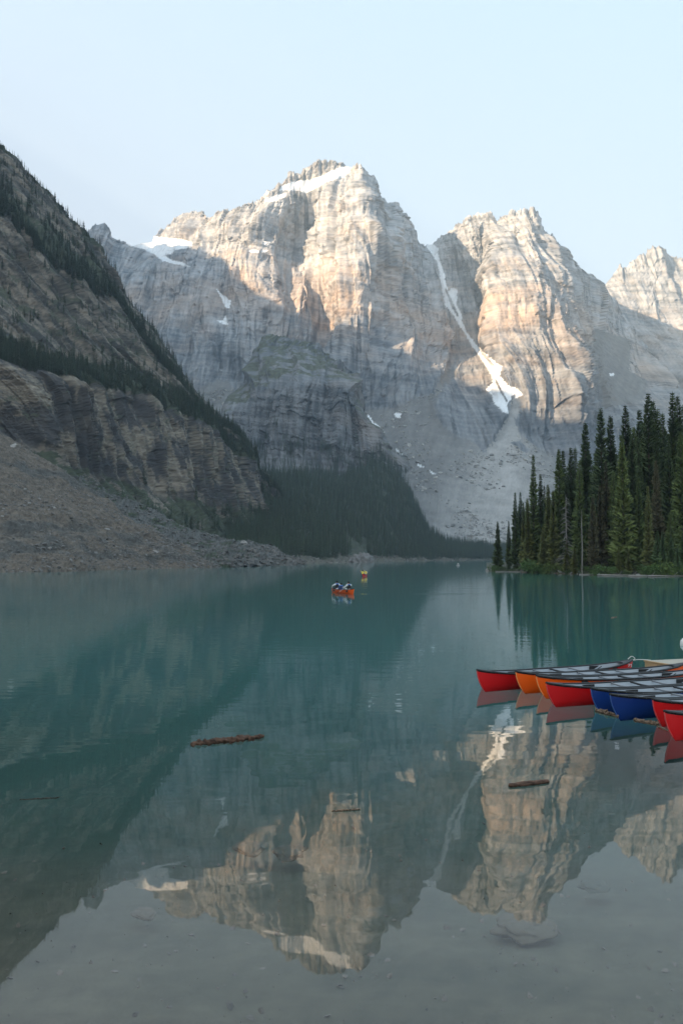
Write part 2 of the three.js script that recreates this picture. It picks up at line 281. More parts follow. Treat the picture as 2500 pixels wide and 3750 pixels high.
{ // the rounded rock shoulder in the middle
  const crest = [[760, 1640], [830, 1560], [870, 1480], [900, 1405], [930, 1345], [960, 1285], [997, 1240], [1030, 1232], [1060, 1240], [1116, 1256], [1160, 1272], [1196, 1290], [1250, 1335], [1298, 1412], [1330, 1484], [1354, 1556], [1380, 1600], [1400, 1650], [1440, 1730]];
  const dC = [[760, 1620], [870, 1800], [1000, 1900], [1120, 1860], [1250, 1760], [1330, 1660], [1400, 1570], [1440, 1540]];
  const sheet = loft({
    x0: 775, x1: 1435, nx: 420, rows: [30, 150, 100, 12], smooth: 3, pin: 3, wide: 4,
    lines: [
      [[760, 1860, 1400], [1440, 1860, 1380]],
      [[760, 1700, 1500], [850, 1650, 1500], [950, 1660, 1490], [1100, 1690, 1480], [1250, 1715, 1460], [1393, 1700, 1450], [1440, 1750, 1450]],
      [[760, 1660, 1560], [830, 1590, 1580], [900, 1520, 1580], [1000, 1460, 1570], [1100, 1415, 1560], [1200, 1395, 1545], [1290, 1440, 1535], [1340, 1530, 1520], [1393, 1650, 1490], [1440, 1740, 1480]],
      crest.map(([x, y]) => [x, y, along(dC, 1, x, true)]), crest.map(([x, y]) => [x, y + 120, along(dC, 1, x, true) + 260]),
    ],
    jag: 7, relief: (x, y, z, n, j) => crag(x, y, z, 0.8, 1.15 - 0.5 * sstep(230, 280, j), j > 190 ? 0.75 : 1.2, 1.2) * sstep(0, 10, j),
  });
  const g = top(new THREE.Group(), 'mountain', 'rounded dark rock shoulder with a grassy top above the valley forest', 'mountain', null, 'structure');
  hump = sheet;
  dress(sheet, g, (x, y, z, nx, ny, nz, px, py, j) => {
    const gr = N3(x / 50, y / 25, z / 50) + 0.5 * N3(x / 14, y / 9, z / 14);
    const topside = sstep(185, 215, j + 14 * gr);
    if (topside > 0.5 && ny > 0.42 && gr > -0.1) { const t = 0.8 + 0.4 * N3(x / 9, y / 9, z / 9); return ['grassy_ledge', 0.10 * t, 0.108 * t, 0.075 * t]; }
    const c = rockTone(x, y, z, ny, 0.56, -0.05 + 0.25 * sstep(1150, 1350, px));
    return ['rock_face', ...c];
  }, landMats);
}
// the steep mountain on the left, with treed ledges above its banded cliff
const crestLeft = [[-620, 40], [-300, 300], [-80, 470], [0, 533], [48, 572], [88, 612], [128, 648], [171, 688], [211, 732], [255, 784], [295, 824], [327, 860], [359, 900], [383, 943], [407, 984], [434, 1040], [462, 1098], [502, 1146], [542, 1192], [574, 1236], [610, 1292], [630, 1318], [662, 1360], [710, 1432], [757, 1500], [805, 1560], [861, 1615], [909, 1680], [957, 1745], [1010, 1810], [1080, 1930], [1140, 2035]];
let left;
{
  const dR = [[-620, 900], [0, 905], [434, 960], [630, 900], [757, 880], [909, 920], [1010, 950], [1140, 980]];
  const lines = [
    [[-620, 1700, 380], [0, 1780, 470], [300, 1880, 520], [600, 2000, 590], [800, 2040, 660], [1000, 2055, 760], [1140, 2056, 880]],
    [[-620, 1470, 560], [0, 1590, 560], [150, 1655, 565], [250, 1720, 585], [480, 1785, 640], [640, 1835, 680], [800, 1850, 745], [900, 1875, 800], [1000, 1950, 850], [1140, 2050, 930]],
    [[-620, 1150, 610], [0, 1325, 592], [120, 1365, 590], [280, 1395, 612], [450, 1430, 665], [600, 1500, 705], [700, 1545, 735], [850, 1650, 800], [930, 1730, 850], [1000, 1850, 890], [1140, 2045, 945]],
    [[-620, 1060, 660], [0, 1262, 640], [120, 1310, 640], [280, 1340, 662], [450, 1370, 715], [600, 1445, 750], [700, 1495, 770], [850, 1620, 825], [930, 1712, 870], [1000, 1830, 905], [1140, 2042, 950]],
    [[-620, 420, 800], [0, 770, 780], [100, 870, 785], [200, 955, 800], [300, 1030, 820], [415, 1110, 850], [500, 1210, 855], [600, 1340, 810], [700, 1455, 800], [850, 1610, 840], [930, 1702, 885], [1000, 1822, 920], [1140, 2040, 960]],
    [[-620, 360, 830], [0, 700, 820], [100, 800, 825], [200, 895, 840], [300, 972, 860], [415, 1060, 890], [500, 1165, 880], [600, 1300, 840], [700, 1438, 820], [850, 1606, 850], [930, 1697, 895], [1000, 1818, 930], [1140, 2038, 968]],
    crestLeft.map(([x, y]) => [x, y, along(dR, 1, x, true)]),
    crestLeft.map(([x, y]) => [x - 60, y + 60, along(dR, 1, x, true) + 160]),
  ];
  left = loft({
    x0: -420, x1: 1130, nx: 620, lines, rows: [40, 130, 16, 130, 14, 70, 10], smooth: 2, pin: 6, wide: 4,
    jag: 2, relief: (x, y, z, n, j) => crag(x, y, z, 0.42, 0.8 - 0.6 * sstep(330, 395, j), j > 401 ? 0.2 : 0.9, j < 180 ? 0.7 : 0.22, 0.47, -0.88) * sstep(0, 8, j) + 0.5 * N3(x / 1.6, y / 1.2, z / 1.6),
  });
  const g = top(new THREE.Group(), 'mountain', 'steep dark rock mountainside on the left with treed ledges and a banded cliff', 'mountain', null, 'structure');
  dress(left, g, (x, y, z, nx, ny, nz, px, py, j) => {
    const u = x * 0.47 - z * 0.88, cliff = sstep(34, 50, j) * (1 - sstep(168, 178, j));
    const gr = N3(x / 22, y / 14, z / 22) + 0.5 * N3(x / 6, y / 5, z / 6);
    if ((j < 38 + 8 * gr && gr > -0.5) || (j > 168 && j < 190) || (j > 312 && j < 334 + 10 * gr) || (j > 392 && gr > -0.1)) { const t = 0.8 + 0.4 * N3(x / 4, y / 4, z / 4); return ['grassy_ledge', 0.055 * t, 0.068 * t, 0.042 * t]; }
    const m = clamp(0.46 + 0.5 * N3(u / 15 + y / 30, y / 22, 3) + 0.33 * blocks(u, y, 4.5, 6) + 0.24 * blocks(u, y, 1.8, 3) + 0.3 * N3(u / 3, y / 4, z / 3) + 0.25 * N3(u / 1.2, y / 1.5, 2));
    let c = mix3([0.025, 0.026, 0.025], [0.188, 0.163, 0.13], Math.pow(m, 1.5));
    if (cliff > 0) { // pale tan panels between black seepage
      const pale = sstep(-0.22, 0.4, 0.75 * N3(u / 30, y / 38, 5) + 0.4 * blocks(u, y, 7, 4) + 0.45 * N3(u / 3.4, y / 26, 2) + 0.25 * N3(u / 1.5, y / 4, 6)), bed = N3(u / 60, y / 2.2, 4);
      const k = 0.72 + 0.24 * bed + 0.25 * N3(u / 3, y / 2, 1);
      c = mix3(c, mix3([0.045, 0.046, 0.05], [0.27 * k, 0.24 * k, 0.192 * k], pale), cliff * 0.85);
    }
    const veg = sstep(0.35, 0.75, gr) * sstep(0.35, 0.6, ny) * 0.8;
    return ['rock_face', ...mix3(c, [0.05, 0.06, 0.036], veg)];
  }, landMats);
}
// the sun-side ridge that keeps the valley in shade, outside the picture on the left
{
  const R = [[-1500, 1180, 1500], [-1500, 1240, 700], [-1500, 1270, 0], [-1500, 1285, -600], [-1500, 1305, -1060], [-1500, 1355, -1350], [-1500, 1335, -1480], [-1500, 1350, -1800], [-1500, 1400, -2010], [-1500, 1462, -2270], [-1550, 1510, -2600], [-1650, 1460, -3000], [-1800, 1380, -3400], [-2000, 1300, -3900]];
  const nx = 220, rowsN = 40, P = new Float32Array(nx * (rowsN + 1) * 3);
  const zs = R.map(([x, y, z]) => [-z, x, y]);
  for (let i = 0; i < nx; i++) {
    const mz = lerp(-1500, 3900, i / (nx - 1)), rx = along(zs, 1, mz, true), ry = along(zs, 2, mz, true);
    const jag = 16 * N3(mz / 220, 1, 2) + 12 * ridge(N3(mz / 90, 4, 2)) + 6 * N3(mz / 30, 4, 7), footX = Math.min(-420, -0.43 * mz - 60), z = -mz;
    for (let j = 0; j <= rowsN; j++) {
      const t = j / rowsN, q = (j * nx + i) * 3;
      const [x, y] = t < 0.6 ? [lerp(footX, rx, t / 0.6), (ry + jag) * Math.pow(t / 0.6, 1.5)] : [rx - 1500 * (t - 0.6) / 0.4, (ry + jag) * Math.pow(1 - (t - 0.6) / 0.4, 1.25)];
      const s = 26 * N3(x / 160, y / 300, z / 120) * Math.sin(Math.PI * t);
      P[q] = x + s; P[q + 1] = y - 4; P[q + 2] = z;
    }
  }
  const g = top(new THREE.Group(), 'mountain', 'high rocky ridge beyond the left edge that shades the lake', 'mountain', null, 'structure');
  dress({ P, nx, ny: rowsN + 1 }, g, (x, y, z, a, ny) => ['rock_face', ...rockTone(x, y, z, ny, 0.8, 0)], landMats);
}
// the scree cone that runs into the lake on the left
const shoreD = (py) => EYE * FOCAL / (py - 2042.3);
let screeCone;
{
  const lines = [
    [[-620, 2130, 190], [0, 2098, 236], [200, 2096, 245], [400, 2090, 275], [650, 2082, 320], [800, 2078, 348]],
    [[-620, 1240, 560], [-200, 1470, 470], [0, 1582, 430], [144, 1672, 425], [240, 1728, 420], [303, 1778, 415], [399, 1836, 405], [494, 1902, 392], [590, 1957, 380], [686, 2013, 366], [781, 2069, 354], [800, 2077, 352]],
    [[-620, 1300, 620], [-200, 1520, 540], [0, 1640, 480], [240, 1790, 460], [494, 1960, 425], [686, 2060, 380], [800, 2085, 356]],
  ];
  screeCone = loft({
    x0: -560, x1: 800, nx: 520, foot: -1.2, lines, rows: [260, 12], smooth: 1, pin: 1, wide: 4,
    relief: (x, y, z) => 1.6 * N3(x / 24, y / 12, z / 30) + 0.5 * N3(x / 5, y / 4, z / 6) + 0.3 * N3(x / 1.7, y / 1.5, z / 2),
  });
  const g = top(new THREE.Group(), 'scree_slope', 'bare grey-brown cone of loose scree running into the lake on the left', 'scree slope', null, 'structure');
  dress(screeCone, g, (x, y, z, nx, ny, nz, px, py) => {
    const b = sstep(0.1, 0.6, N3(x / 26 + z / 70, y / 40, 3) + 0.4 * N3(x / 9, y / 8, z / 12)), t = 0.75 + 0.22 * N3(x / 5, y / 4, z / 5) + 0.35 * N3(x / 0.9, y / 0.9, z / 1.2);
    const c = mix3([0.14, 0.116, 0.092], [0.08, 0.079, 0.072], b);
    return ['scree', c[0] * t, c[1] * t, c[2] * t];
  }, { rock_face: M.scree });
}
let rubble;
{
  const lines = [
    [[280, 1900, 430], [600, 2060, 372], [781, 2080, 340], [900, 2074, 385], [1000, 2071, 425], [1120, 2068, 480]],
    [[280, 1745, 560], [480, 1830, 600], [670, 1935, 590], [829, 1984, 570], [880, 1988, 575], [957, 1997, 570], [1028, 2026, 545], [1100, 2060, 520], [1120, 2066, 515]],
    [[280, 1745, 640], [480, 1830, 690], [670, 1940, 680], [829, 1990, 640], [957, 2005, 630], [1028, 2035, 600], [1120, 2070, 560]],
  ];
  rubble = loft({
    x0: 290, x1: 1115, nx: 360, foot: -1.5, lines, rows: [110, 20], smooth: 1, pin: 1, wide: 3,
    relief: (x, y, z) => 1.8 * N3(x / 16, y / 9, z / 18) + 1.1 * Math.abs(N3(x / 3.4, y / 3, z / 4)) + 0.5 * N3(x / 1.4, y / 1.4, z / 1.6),
  });
  const g = top(new THREE.Group(), 'boulder_shore', 'grey-green bank of rubble and boulders along the lake below the cliff', 'rocky shore', null, 'structure');
  dress(rubble, g, (x, y, z, nx, ny, nz, px) => {
    const b = sstep(0.0, 0.5, N3(x / 18, y / 10, z / 22)), t = 0.75 + 0.3 * N3(x / 4, y / 3, z / 4) + 0.4 * N3(x / 1.3, y / 1.3, z / 1.5);
    const c = mix3([0.105, 0.107, 0.1], [0.055, 0.068, 0.042], b * (1 - sstep(820, 960, px)) + 0.35 * b);
    return ['rubble', c[0] * t, c[1] * t, c[2] * t];
  }, { rock_face: M.scree });
}
let valley; // the wooded slope at the head of the lake
{
  const lines = [
    [[830, 2080, 500], [1000, 2074, 520], [1100, 2068, 560], [1250, 2063, 670], [1400, 2058, 850], [1600, 2053.5, 1090], [1800, 2051, 1320], [2100, 2050, 1450]],
    [[830, 2050, 600], [1000, 2042, 640], [1100, 2030, 690], [1250, 2028, 780], [1400, 2030, 930], [1600, 2040, 1140], [1800, 2042, 1350], [2100, 2043, 1480]],
    [[830, 1840, 980], [900, 1790, 1040], [980, 1740, 1150], [1100, 1725, 1320], [1250, 1745, 1390], [1350, 1700, 1430], [1400, 1690, 1440], [1457, 1730, 1420], [1505, 1800, 1390], [1541, 1880, 1340], [1570, 1950, 1330], [1633, 1985, 1360], [1800, 2010, 1460], [2100, 2020, 1520]],
    [[830, 1890, 1050], [980, 1800, 1240], [1100, 1790, 1420], [1250, 1800, 1480], [1400, 1750, 1520], [1457, 1790, 1500], [1541, 1930, 1420], [1633, 2030, 1440], [1800, 2040, 1550], [2100, 2042, 1600]],
  ];
  valley = loft({ foot: -0.8, x0: 835, x1: 2090, nx: 300, lines, rows: [14, 130, 10], smooth: 2, pin: 2, wide: 3, relief: (x, y, z, n, j) => (2.2 * N3(x / 40, y / 30, z / 50) + 0.8 * N3(x / 9, y / 8, z / 9)) * sstep(0, 6, j) });
  const g = top(new THREE.Group(), 'forest_slope', 'wooded valley floor and slope at the far end of the lake', 'hillside', null, 'structure');
  dress(valley, g, (x, y, z, nx, ny, nz, px, py, j) => {
    const t = 0.8 + 0.5 * N3(x / 6, y / 5, z / 8);
    if (j < 10 + 4 * N3(x / 20, 1, z / 20)) { const k = 0.7 + 0.4 * N3(x / 3, y / 2, z / 3); return ['bank', 0.10 * k, 0.095 * k, 0.07 * k]; }
    return ['forest_floor', 0.042 * t, 0.054 * t, 0.033 * t];
  }, { rock_face: M.scree, forest_floor: M.turf });
}
// ground under the whole valley, the right-hand point, the beach behind the camera
let point;
{
  const lines = [
    [[1770, 2093, 244], [1798, 2091.5, 249], [1931, 2096.5, 226], [2129, 2103.5, 200], [2239, 2107.5, 188], [2377, 2110, 181], [2500, 2110, 181], [2900, 2112, 176]],
    [[1770, 2091, 252], [1798, 2086, 257], [1931, 2090, 234], [2129, 2095, 207], [2239, 2098, 195], [2377, 2100, 188], [2500, 2100, 188], [2900, 2100, 184]],
    [[1770, 2086, 290], [1798, 2080, 292], [1931, 2072, 285], [2129, 2062, 280], [2377, 2050, 275], [2900, 2040, 275]],
    [[1770, 2062, 420], [1931, 2056, 430], [2377, 2044, 430], [2900, 2030, 430]],
  ];
  point = loft({ foot: -0.5, x0: 1780, x1: 3560, nx: 360, lines, rows: [10, 40, 10], smooth: 1, wide: 2, relief: (x, y, z, n, j) => (0.35 * N3(x / 5, y / 3, z / 5) + 0.2 * N3(x / 1.2, y, z / 1.2)) * sstep(0, 3, j) });
  const g = top(new THREE.Group(), 'wooded_point', 'low wooded point of land reaching into the lake from the right', 'shore', null, 'structure');
  dress(point, g, (x, y, z, nx, ny, nz, px, py, j) => {
    const t = 0.8 + 0.4 * N3(x / 2, y / 2, z / 2);
    return j < 6 + 3 * N3(x / 4, 1, z / 4) ? ['bank', 0.17 * t, 0.145 * t, 0.11 * t] : ['forest_floor', 0.05 * t, 0.055 * t, 0.032 * t];
  }, { rock_face: M.scree, forest_floor: M.turf });
}
{
  const g = new THREE.PlaneGeometry(6400, 6400, 8, 8); g.rotateX(-Math.PI / 2); g.translate(200, -14, -1500);
  const m = top(new THREE.Mesh(g, std({ color: rgb(0.09, 0.1, 0.07), roughness: 1 })), 'ground', 'valley ground beneath the lake and mountains', 'ground', null, 'structure'); m.receiveShadow = true;
  const s = new THREE.PlaneGeometry(420, 120, 60, 30); s.rotateX(-Math.PI / 2);
  const p = s.attributes.position;
  for (let i = 0; i < p.count; i++) { const z = p.getZ(i) + 60; p.setZ(i, z + 1.5); p.setY(i, -0.9 + 0.62 * Math.max(0, z - 0) * (z < 6 ? 0.5 : 1) * 0.4 + 0.2 * N3(p.getX(i) / 4, z / 4, 1)); }
  s.computeVertexNormals();
  const b = top(new THREE.Mesh(s, std({ color: rgb(0.2, 0.19, 0.17), roughness: 1 })), 'beach', 'gravel beach on the near shore', 'beach', null, 'structure'); b.receiveShadow = true;
}
// ---------------------------------------------------------------- water and lake bed
const bedDepth = (x, z) => { // stony shallows, then the top of the milky glacial silt that hides the deep
  const d = -z - 3 + 0.5 * N3(x / 9, z / 9, 2);
  return Math.min(0.25 + 0.085 * Math.max(0, d) + 0.004 * Math.max(0, d - 6) ** 2, lerp(1.7, 0.22, sstep(14, 70, d)));
};
{
  const near = [], col = [], idx = [], nx = 150, nz = 200;
  for (let j = 0; j <= nz; j++) for (let i = 0; i <= nx; i++) {
    const d = 4 * Math.pow(1700 / 4, j / nz), x = lerp(-0.75, 0.75, i / nx) * (d + 6), z = -d;
    const dep = Math.min(9, bedDepth(x, z)) + 0.05 * N3(x / 1.3, z / 1.3, 5) * Math.exp(-d / 20);
    near.push(x, -dep, z);
    const m = d > 22 ? 1 : 1 - Math.exp(-Math.max(0, dep - 0.42) / lerp(1.1, 0.25, sstep(12, 22, d))), t = 0.85 + 0.25 * N3(x / 2.1, z / 2.1, 1) + 0.18 * N3(x / 0.4, z / 0.4, 3);
    const c = mix3([0.135 * t, 0.115 * t, 0.078 * t], mix3([0.006, 0.040, 0.026], [0.001, 0.12, 0.106], sstep(11, 48, d)), m);
    col.push(...c);
    if (i < nx && j < nz) { const a = j * (nx + 1) + i, b = a + 1, c2 = a + nx + 1; idx.push(a, b, c2 + 1, a, c2 + 1, c2); }
  }
  const g = new THREE.BufferGeometry();
  g.setAttribute('position', new THREE.Float32BufferAttribute(near, 3)); g.setAttribute('color', new THREE.Float32BufferAttribute(col, 3)); g.setIndex(idx); g.computeVertexNormals(); g.setAttribute('uv', new THREE.Float32BufferAttribute(near.flatMap((v, i) => (i % 3 === 1 ? [] : [v / 3])), 2));
  const gr = rng(61), S = 512, gp = new Uint8Array(S * S * 4);
  for (let k = 0; k < S * S; k++) { const i = k % S, j = Math.floor(k / S), v = 205 + 22 * N3(i / 60, j / 60, 1) + 26 * N3(i / 7, j / 7, 3) + 24 * (gr() - 0.5) + (gr() < 0.012 ? 60 * gr() : 0) - (gr() < 0.01 ? 80 * gr() : 0); gp[k * 4] = gp[k * 4 + 1] = gp[k * 4 + 2] = clamp(v, 0, 255); gp[k * 4 + 3] = 255; }
  const gravel = new THREE.DataTexture(gp, S, S); gravel.wrapS = gravel.wrapT = THREE.RepeatWrapping; gravel.magFilter = gravel.minFilter = THREE.LinearFilter; gravel.needsUpdate = true;
  const m = top(new THREE.Mesh(g, std({ vertexColors: true, roughness: 1, map: gravel })), 'lake_bed', 'silty lake bed under the turquoise water', 'lake bed', null, 'structure'); m.receiveShadow = true;
}
function ripples(size, width, depth, height, zoom) { // a tangent-space map of wave slopes: r across, g along
  const h = new Float32Array(size * size), data = new Uint8Array(size * size * 4);
  for (let j = 0; j < size; j++) for (let i = 0; i < size; i++) h[j * size + i] = height(i / size * width, j / size * depth, i / size, j / size);
  const px = width / size, pz = depth / size;
  for (let j = 0; j < size; j++) for (let i = 0; i < size; i++) {
    const k = (j * size + i) * 4, w = (a) => (a + size) % size;
    const sx = (h[j * size + w(i + 1)] - h[j * size + w(i - 1)]) / (2 * px), sz = (h[w(j + 1) * size + i] - h[w(j - 1) * size + i]) / (2 * pz);
    data[k] = clamp(127.5 - sx / zoom * 127.5, 0, 255); data[k + 1] = clamp(127.5 - sz / zoom * 127.5, 0, 255); data[k + 2] = 255; data[k + 3] = 255;
  }
  const t = new THREE.DataTexture(data, size, size); t.magFilter = t.minFilter = THREE.LinearFilter; t.wrapS = t.wrapT = THREE.RepeatWrapping; t.needsUpdate = true;
  return t;
}
{
  const look = { color: rgb(1, 1, 1), transmission: 1, thickness: 0, ior: 1.333, metalness: 0, specularIntensity: 0.89 };
  const W = 110, D = 100, SLOPE = 0.06;
  // near water: calm by the shore, cat's-paws farther out, the wake of the orange canoe
  const nearMap = ripples(2048, W, D, (x, z) => {
    const d = z + 4, X = x - 45, calm = 0.22 + 0.78 * sstep(10, 45, d), paw = 0.55 + 0.45 * N3(X / 14, d / 8, 9);
    let h = 0.0032 * N3(X / 1.9, d / 0.75, 1) + 0.0016 * N3(X / 0.75, d / 0.33, 4);
    h *= 0.55 + 0.45 * N3(X / 6, d / 3, 2);
    h += sstep(14, 40, d) * paw * 0.0011 * N3(X / 0.7, d / 0.26, 6);
    const wx = X - 1.3, wd = d - 92.5 - 0.06 * wx;
    if (wx > 0) h += 0.012 * Math.exp(-wx / 7) * Math.exp(-((wd / (0.8 + 0.16 * wx)) ** 2)) * Math.sin(wd * 7 + wx * 0.5);
    return h * calm * 0.62;
  }, SLOPE);
  const farMap = ripples(1024, 60, 40, (x, z) => {
    const p = (f, a, b) => { const u = x / 60 * 2 * Math.PI, v = z / 40 * 2 * Math.PI; return Math.sin(a * u + b * v + f); };
    let h = 0; for (let k = 0; k < 40; k++) { const a = (k * 7919) % 61 - 30, b = 40 + (k * 104729) % 130; h += p(k * 2.399, a, b) / b; }
    return h * 0.009;
  }, SLOPE);
  const g = top(new THREE.Group(), 'water', 'calm milky turquoise lake mirroring the peaks', 'lake', null, 'structure');
  const sheet = (x0, x1, z0, z1, tile, mat) => {
    const q = new THREE.PlaneGeometry(1, 1, 1, 1), p = q.attributes.position, uv = q.attributes.uv;
    for (let i = 0; i < 4; i++) { const x = p.getX(i) < 0 ? x0 : x1, z = p.getY(i) < 0 ? z0 : z1; p.setXYZ(i, x, 0, z); uv.setXY(i, (x + 45) / tile[0], (-z - 4) / tile[1]); }
    q.computeVertexNormals();
    const a = q.attributes.normal; for (let i = 0; i < 4; i++) a.setXYZ(i, 0, 1, 0);
    part(q, mat, 'water_surface', g);
  };
  const near = new THREE.MeshPhysicalMaterial({ ...look, roughness: 0.0, normalMap: nearMap, normalScale: new THREE.Vector2(SLOPE, SLOPE) });
  const far = new THREE.MeshPhysicalMaterial({ ...look, roughness: 0.04, normalMap: farMap, normalScale: new THREE.Vector2(SLOPE, SLOPE) });
  sheet(-45, 65, -4, -104, [W, D], near);
  sheet(-900, 900, -104, -1800, [60, 40], far);
  sheet(-900, -45, 30, -104, [60, 40], far);
  sheet(65, 900, 30, -104, [60, 40], far);
  sheet(-45, 65, 30, -4, [60, 40], far);
}
// ---------------------------------------------------------------- trees
function soup() { // collects loose triangles with colours
  const p = [], c = [];
  return {
    tri(a, b, d, k) { p.push(a[0], a[1], a[2], b[0], b[1], b[2], d[0], d[1], d[2]); for (let i = 0; i < 3; i++) c.push(k[0], k[1], k[2]); },
    quad(a, b, d, e, k) { this.tri(a, b, d, k); this.tri(a, d, e, k); },
    build() { const g = new THREE.BufferGeometry(); g.setAttribute('position', new THREE.Float32BufferAttribute(p, 3)); g.setAttribute('color', new THREE.Float32BufferAttribute(c, 3)); g.computeVertexNormals(); return g; },
  };
}
function limb(pts, radii, sides = 6) { // a tapered, bent round bar
  const g = new THREE.BufferGeometry(), p = [], idx = [], d = new THREE.Vector3(), u = new THREE.Vector3(), w = new THREE.Vector3();
  const V = pts.map((q) => new THREE.Vector3(...q));
  V.forEach((q, i) => {
    d.subVectors(V[Math.min(i + 1, V.length - 1)], V[Math.max(i - 1, 0)]).normalize();
    u.set(Math.abs(d.y) > 0.9 ? 1 : 0, Math.abs(d.y) > 0.9 ? 0 : 1, 0).cross(d).normalize(); w.crossVectors(d, u);
    for (let s = 0; s < sides; s++) { const a = s / sides * 2 * Math.PI, r = radii[i]; p.push(q.x + r * (u.x * Math.cos(a) + w.x * Math.sin(a)), q.y + r * (u.y * Math.cos(a) + w.y * Math.sin(a)), q.z + r * (u.z * Math.cos(a) + w.z * Math.sin(a))); }
  });
  for (let i = 0; i < V.length - 1; i++) for (let s = 0; s < sides; s++) { const a = i * sides + s, b = i * sides + (s + 1) % sides; idx.push(a, b, b + sides, a, b + sides, a + sides); }
  for (const [o, f] of [[0, 1], [(V.length - 1) * sides, 0]]) for (let s = 1; s < sides - 1; s++) f ? idx.push(o, o + s + 1, o + s) : idx.push(o, o + s, o + s + 1);
  g.setAttribute('position', new THREE.Float32BufferAttribute(p, 3)); g.setIndex(idx); g.computeVertexNormals();
  return g;
}
function spruceCrown(r, H, R, low, whorls, per, fine) { // drooping sprays in whorls round a spire
  const s = soup();
  for (let k = 0; k < whorls; k++) {
    const t = low + (1 - low) * Math.pow((k + 0.6 * r()) / whorls, 0.92), y0 = t * H, gap = 0.9 + 0.3 * N3(t * 9, R * 7, H);
    for (let b = 0; b < per; b++) {
      const az = 2 * Math.PI * (b / per + r()), q = (t - low) / (1 - low), len = (R * Math.pow(1 - q, 0.92) * (0.5 + 0.75 * r()) * gap * (1 - 0.45 * sstep(0.25, 0, q)) + 0.012 * H) * (r() < 0.1 ? 1.15 : 1);
      const droop = lerp(-0.42, 0.25, q) + 0.25 * (r() - 0.5), ca = Math.cos(az), sa = Math.sin(az), w = len * (0.19 + 0.1 * r()) + 0.05;
      const m = 0.65 + 0.7 * r(), col = [m, m, m * (0.9 + 0.2 * r())];
      const pt = (f, side, dy) => [ca * len * f - sa * side, y0 + len * f * droop + 0.16 * len * f * f + dy, sa * len * f + ca * side];
      const a = pt(0.05, 0, 0), m1 = pt(0.5, 0, 0.02 * len), tip = pt(1, 0, -0.04 * len), l = pt(0.48, w, -0.26 * len), rr = pt(0.48, -w, -0.26 * len);
      s.tri(a, l, m1, col); s.tri(a, m1, rr, col); s.tri(m1, l, tip, col); s.tri(m1, tip, rr, col);
      if (fine) {
        for (let e = 0; e < fine; e++) { // hanging twigs break the edges
          const f = 0.25 + 0.7 * r(), sd = (r() - 0.5) * 2 * w * (1 - f * 0.6), o = pt(f, sd, -0.03 * len), k2 = 0.6 + 0.8 * r(), dx = (r() - 0.5) * 0.3, h = len * (0.18 + 0.24 * r());
          s.tri(o, [o[0] + 0.10 + dx * 0.2, o[1] - h, o[2] + 0.1 - dx], [o[0] - 0.16 - dx, o[1] - 0.3 * h, o[2] + 0.14], [k2, k2, k2]);
        }
      }
    }
  }
  const tip = [1, 1, 1];
  for (let b = 0; b < 3; b++) { const a = b * 2.1; s.tri([0, H * 1.012, 0], [0.007 * H * Math.cos(a), H * 0.955, 0.007 * H * Math.sin(a)], [0.007 * H * Math.cos(a + 1.6), H * 0.96, 0.007 * H * Math.sin(a + 1.6)], tip); }
  return s.build();
}
const barkMat = std({ color: rgb(0.105, 0.085, 0.068), roughness: 0.95 }), greyBark = std({ color: rgb(0.26, 0.245, 0.23), roughness: 0.95 });
const needle = (r, g, b) => new THREE.MeshStandardMaterial({ color: rgb(r, g, b), vertexColors: true, roughness: 0.85, side: THREE.DoubleSide });
const needles = { dark: needle(0.058, 0.088, 0.032), mid: needle(0.09, 0.128, 0.038), olive: needle(0.11, 0.125, 0.036), far: needle(0.034, 0.056, 0.036), lime: needle(0.115, 0.15, 0.04), brown: needle(0.09, 0.085, 0.042), young: needle(0.08, 0.13, 0.05) };
const bigSpruce = [0, 1, 2, 3, 4, 5, 6].map((k) => {
  const r = rng(100 + k), H = 30, R = [2.9, 3.3, 2.5, 3.5, 3.0, 3.3, 3.9][k], low = [0.03, 0.05, 0.08, 0.04, 0.2, 0.08, 0.02][k];
  const crown = spruceCrown(r, H, R, low, 96, 8, 3), lean = (r() - 0.5) * 0.5;
  return { H, crown, trunk: limb([[0, -1, 0], [0, 1, 0], [lean * 0.3, H * 0.4, 0], [0, H * 0.8, 0], [0, H * 0.985, 0]], [0.34, 0.27, 0.2, 0.1, 0.02], 7) };
});
function groundAt(sheet, x, z) { const { P } = sheet; let b = 1e9, y = 0; for (let q = 0; q < P.length; q += 3) { const d = (P[q] - x) ** 2 + (P[q + 2] - z) ** 2; if (d < b) { b = d; y = P[q + 1]; } } return y; }
const shoreLine = [[1770, 244], [1798, 249], [1931, 226], [2129, 200], [2239, 188], [2377, 181], [2900, 176]];
const nRnd = rng(7);
function spruce(px, topY, back, kind, tint, label, group, wide = 1) {
  const d = along(shoreLine, 1, px) + back, tp = at(px, topY, d), y = groundAt(point, tp.x, -d) - 0.1, v = bigSpruce[kind], s = (tp.y - y) / v.H;
  const g = top(new THREE.Group(), 'spruce_tree', label, 'tree', group);
  part(v.trunk, barkMat, 'trunk', g); part(v.crown, needles[tint], 'crown', g);
  g.position.set(tp.x, y, -d); g.scale.set(s * wide, s, s * wide); g.rotation.y = nRnd() * 6.28;
  return g;
}
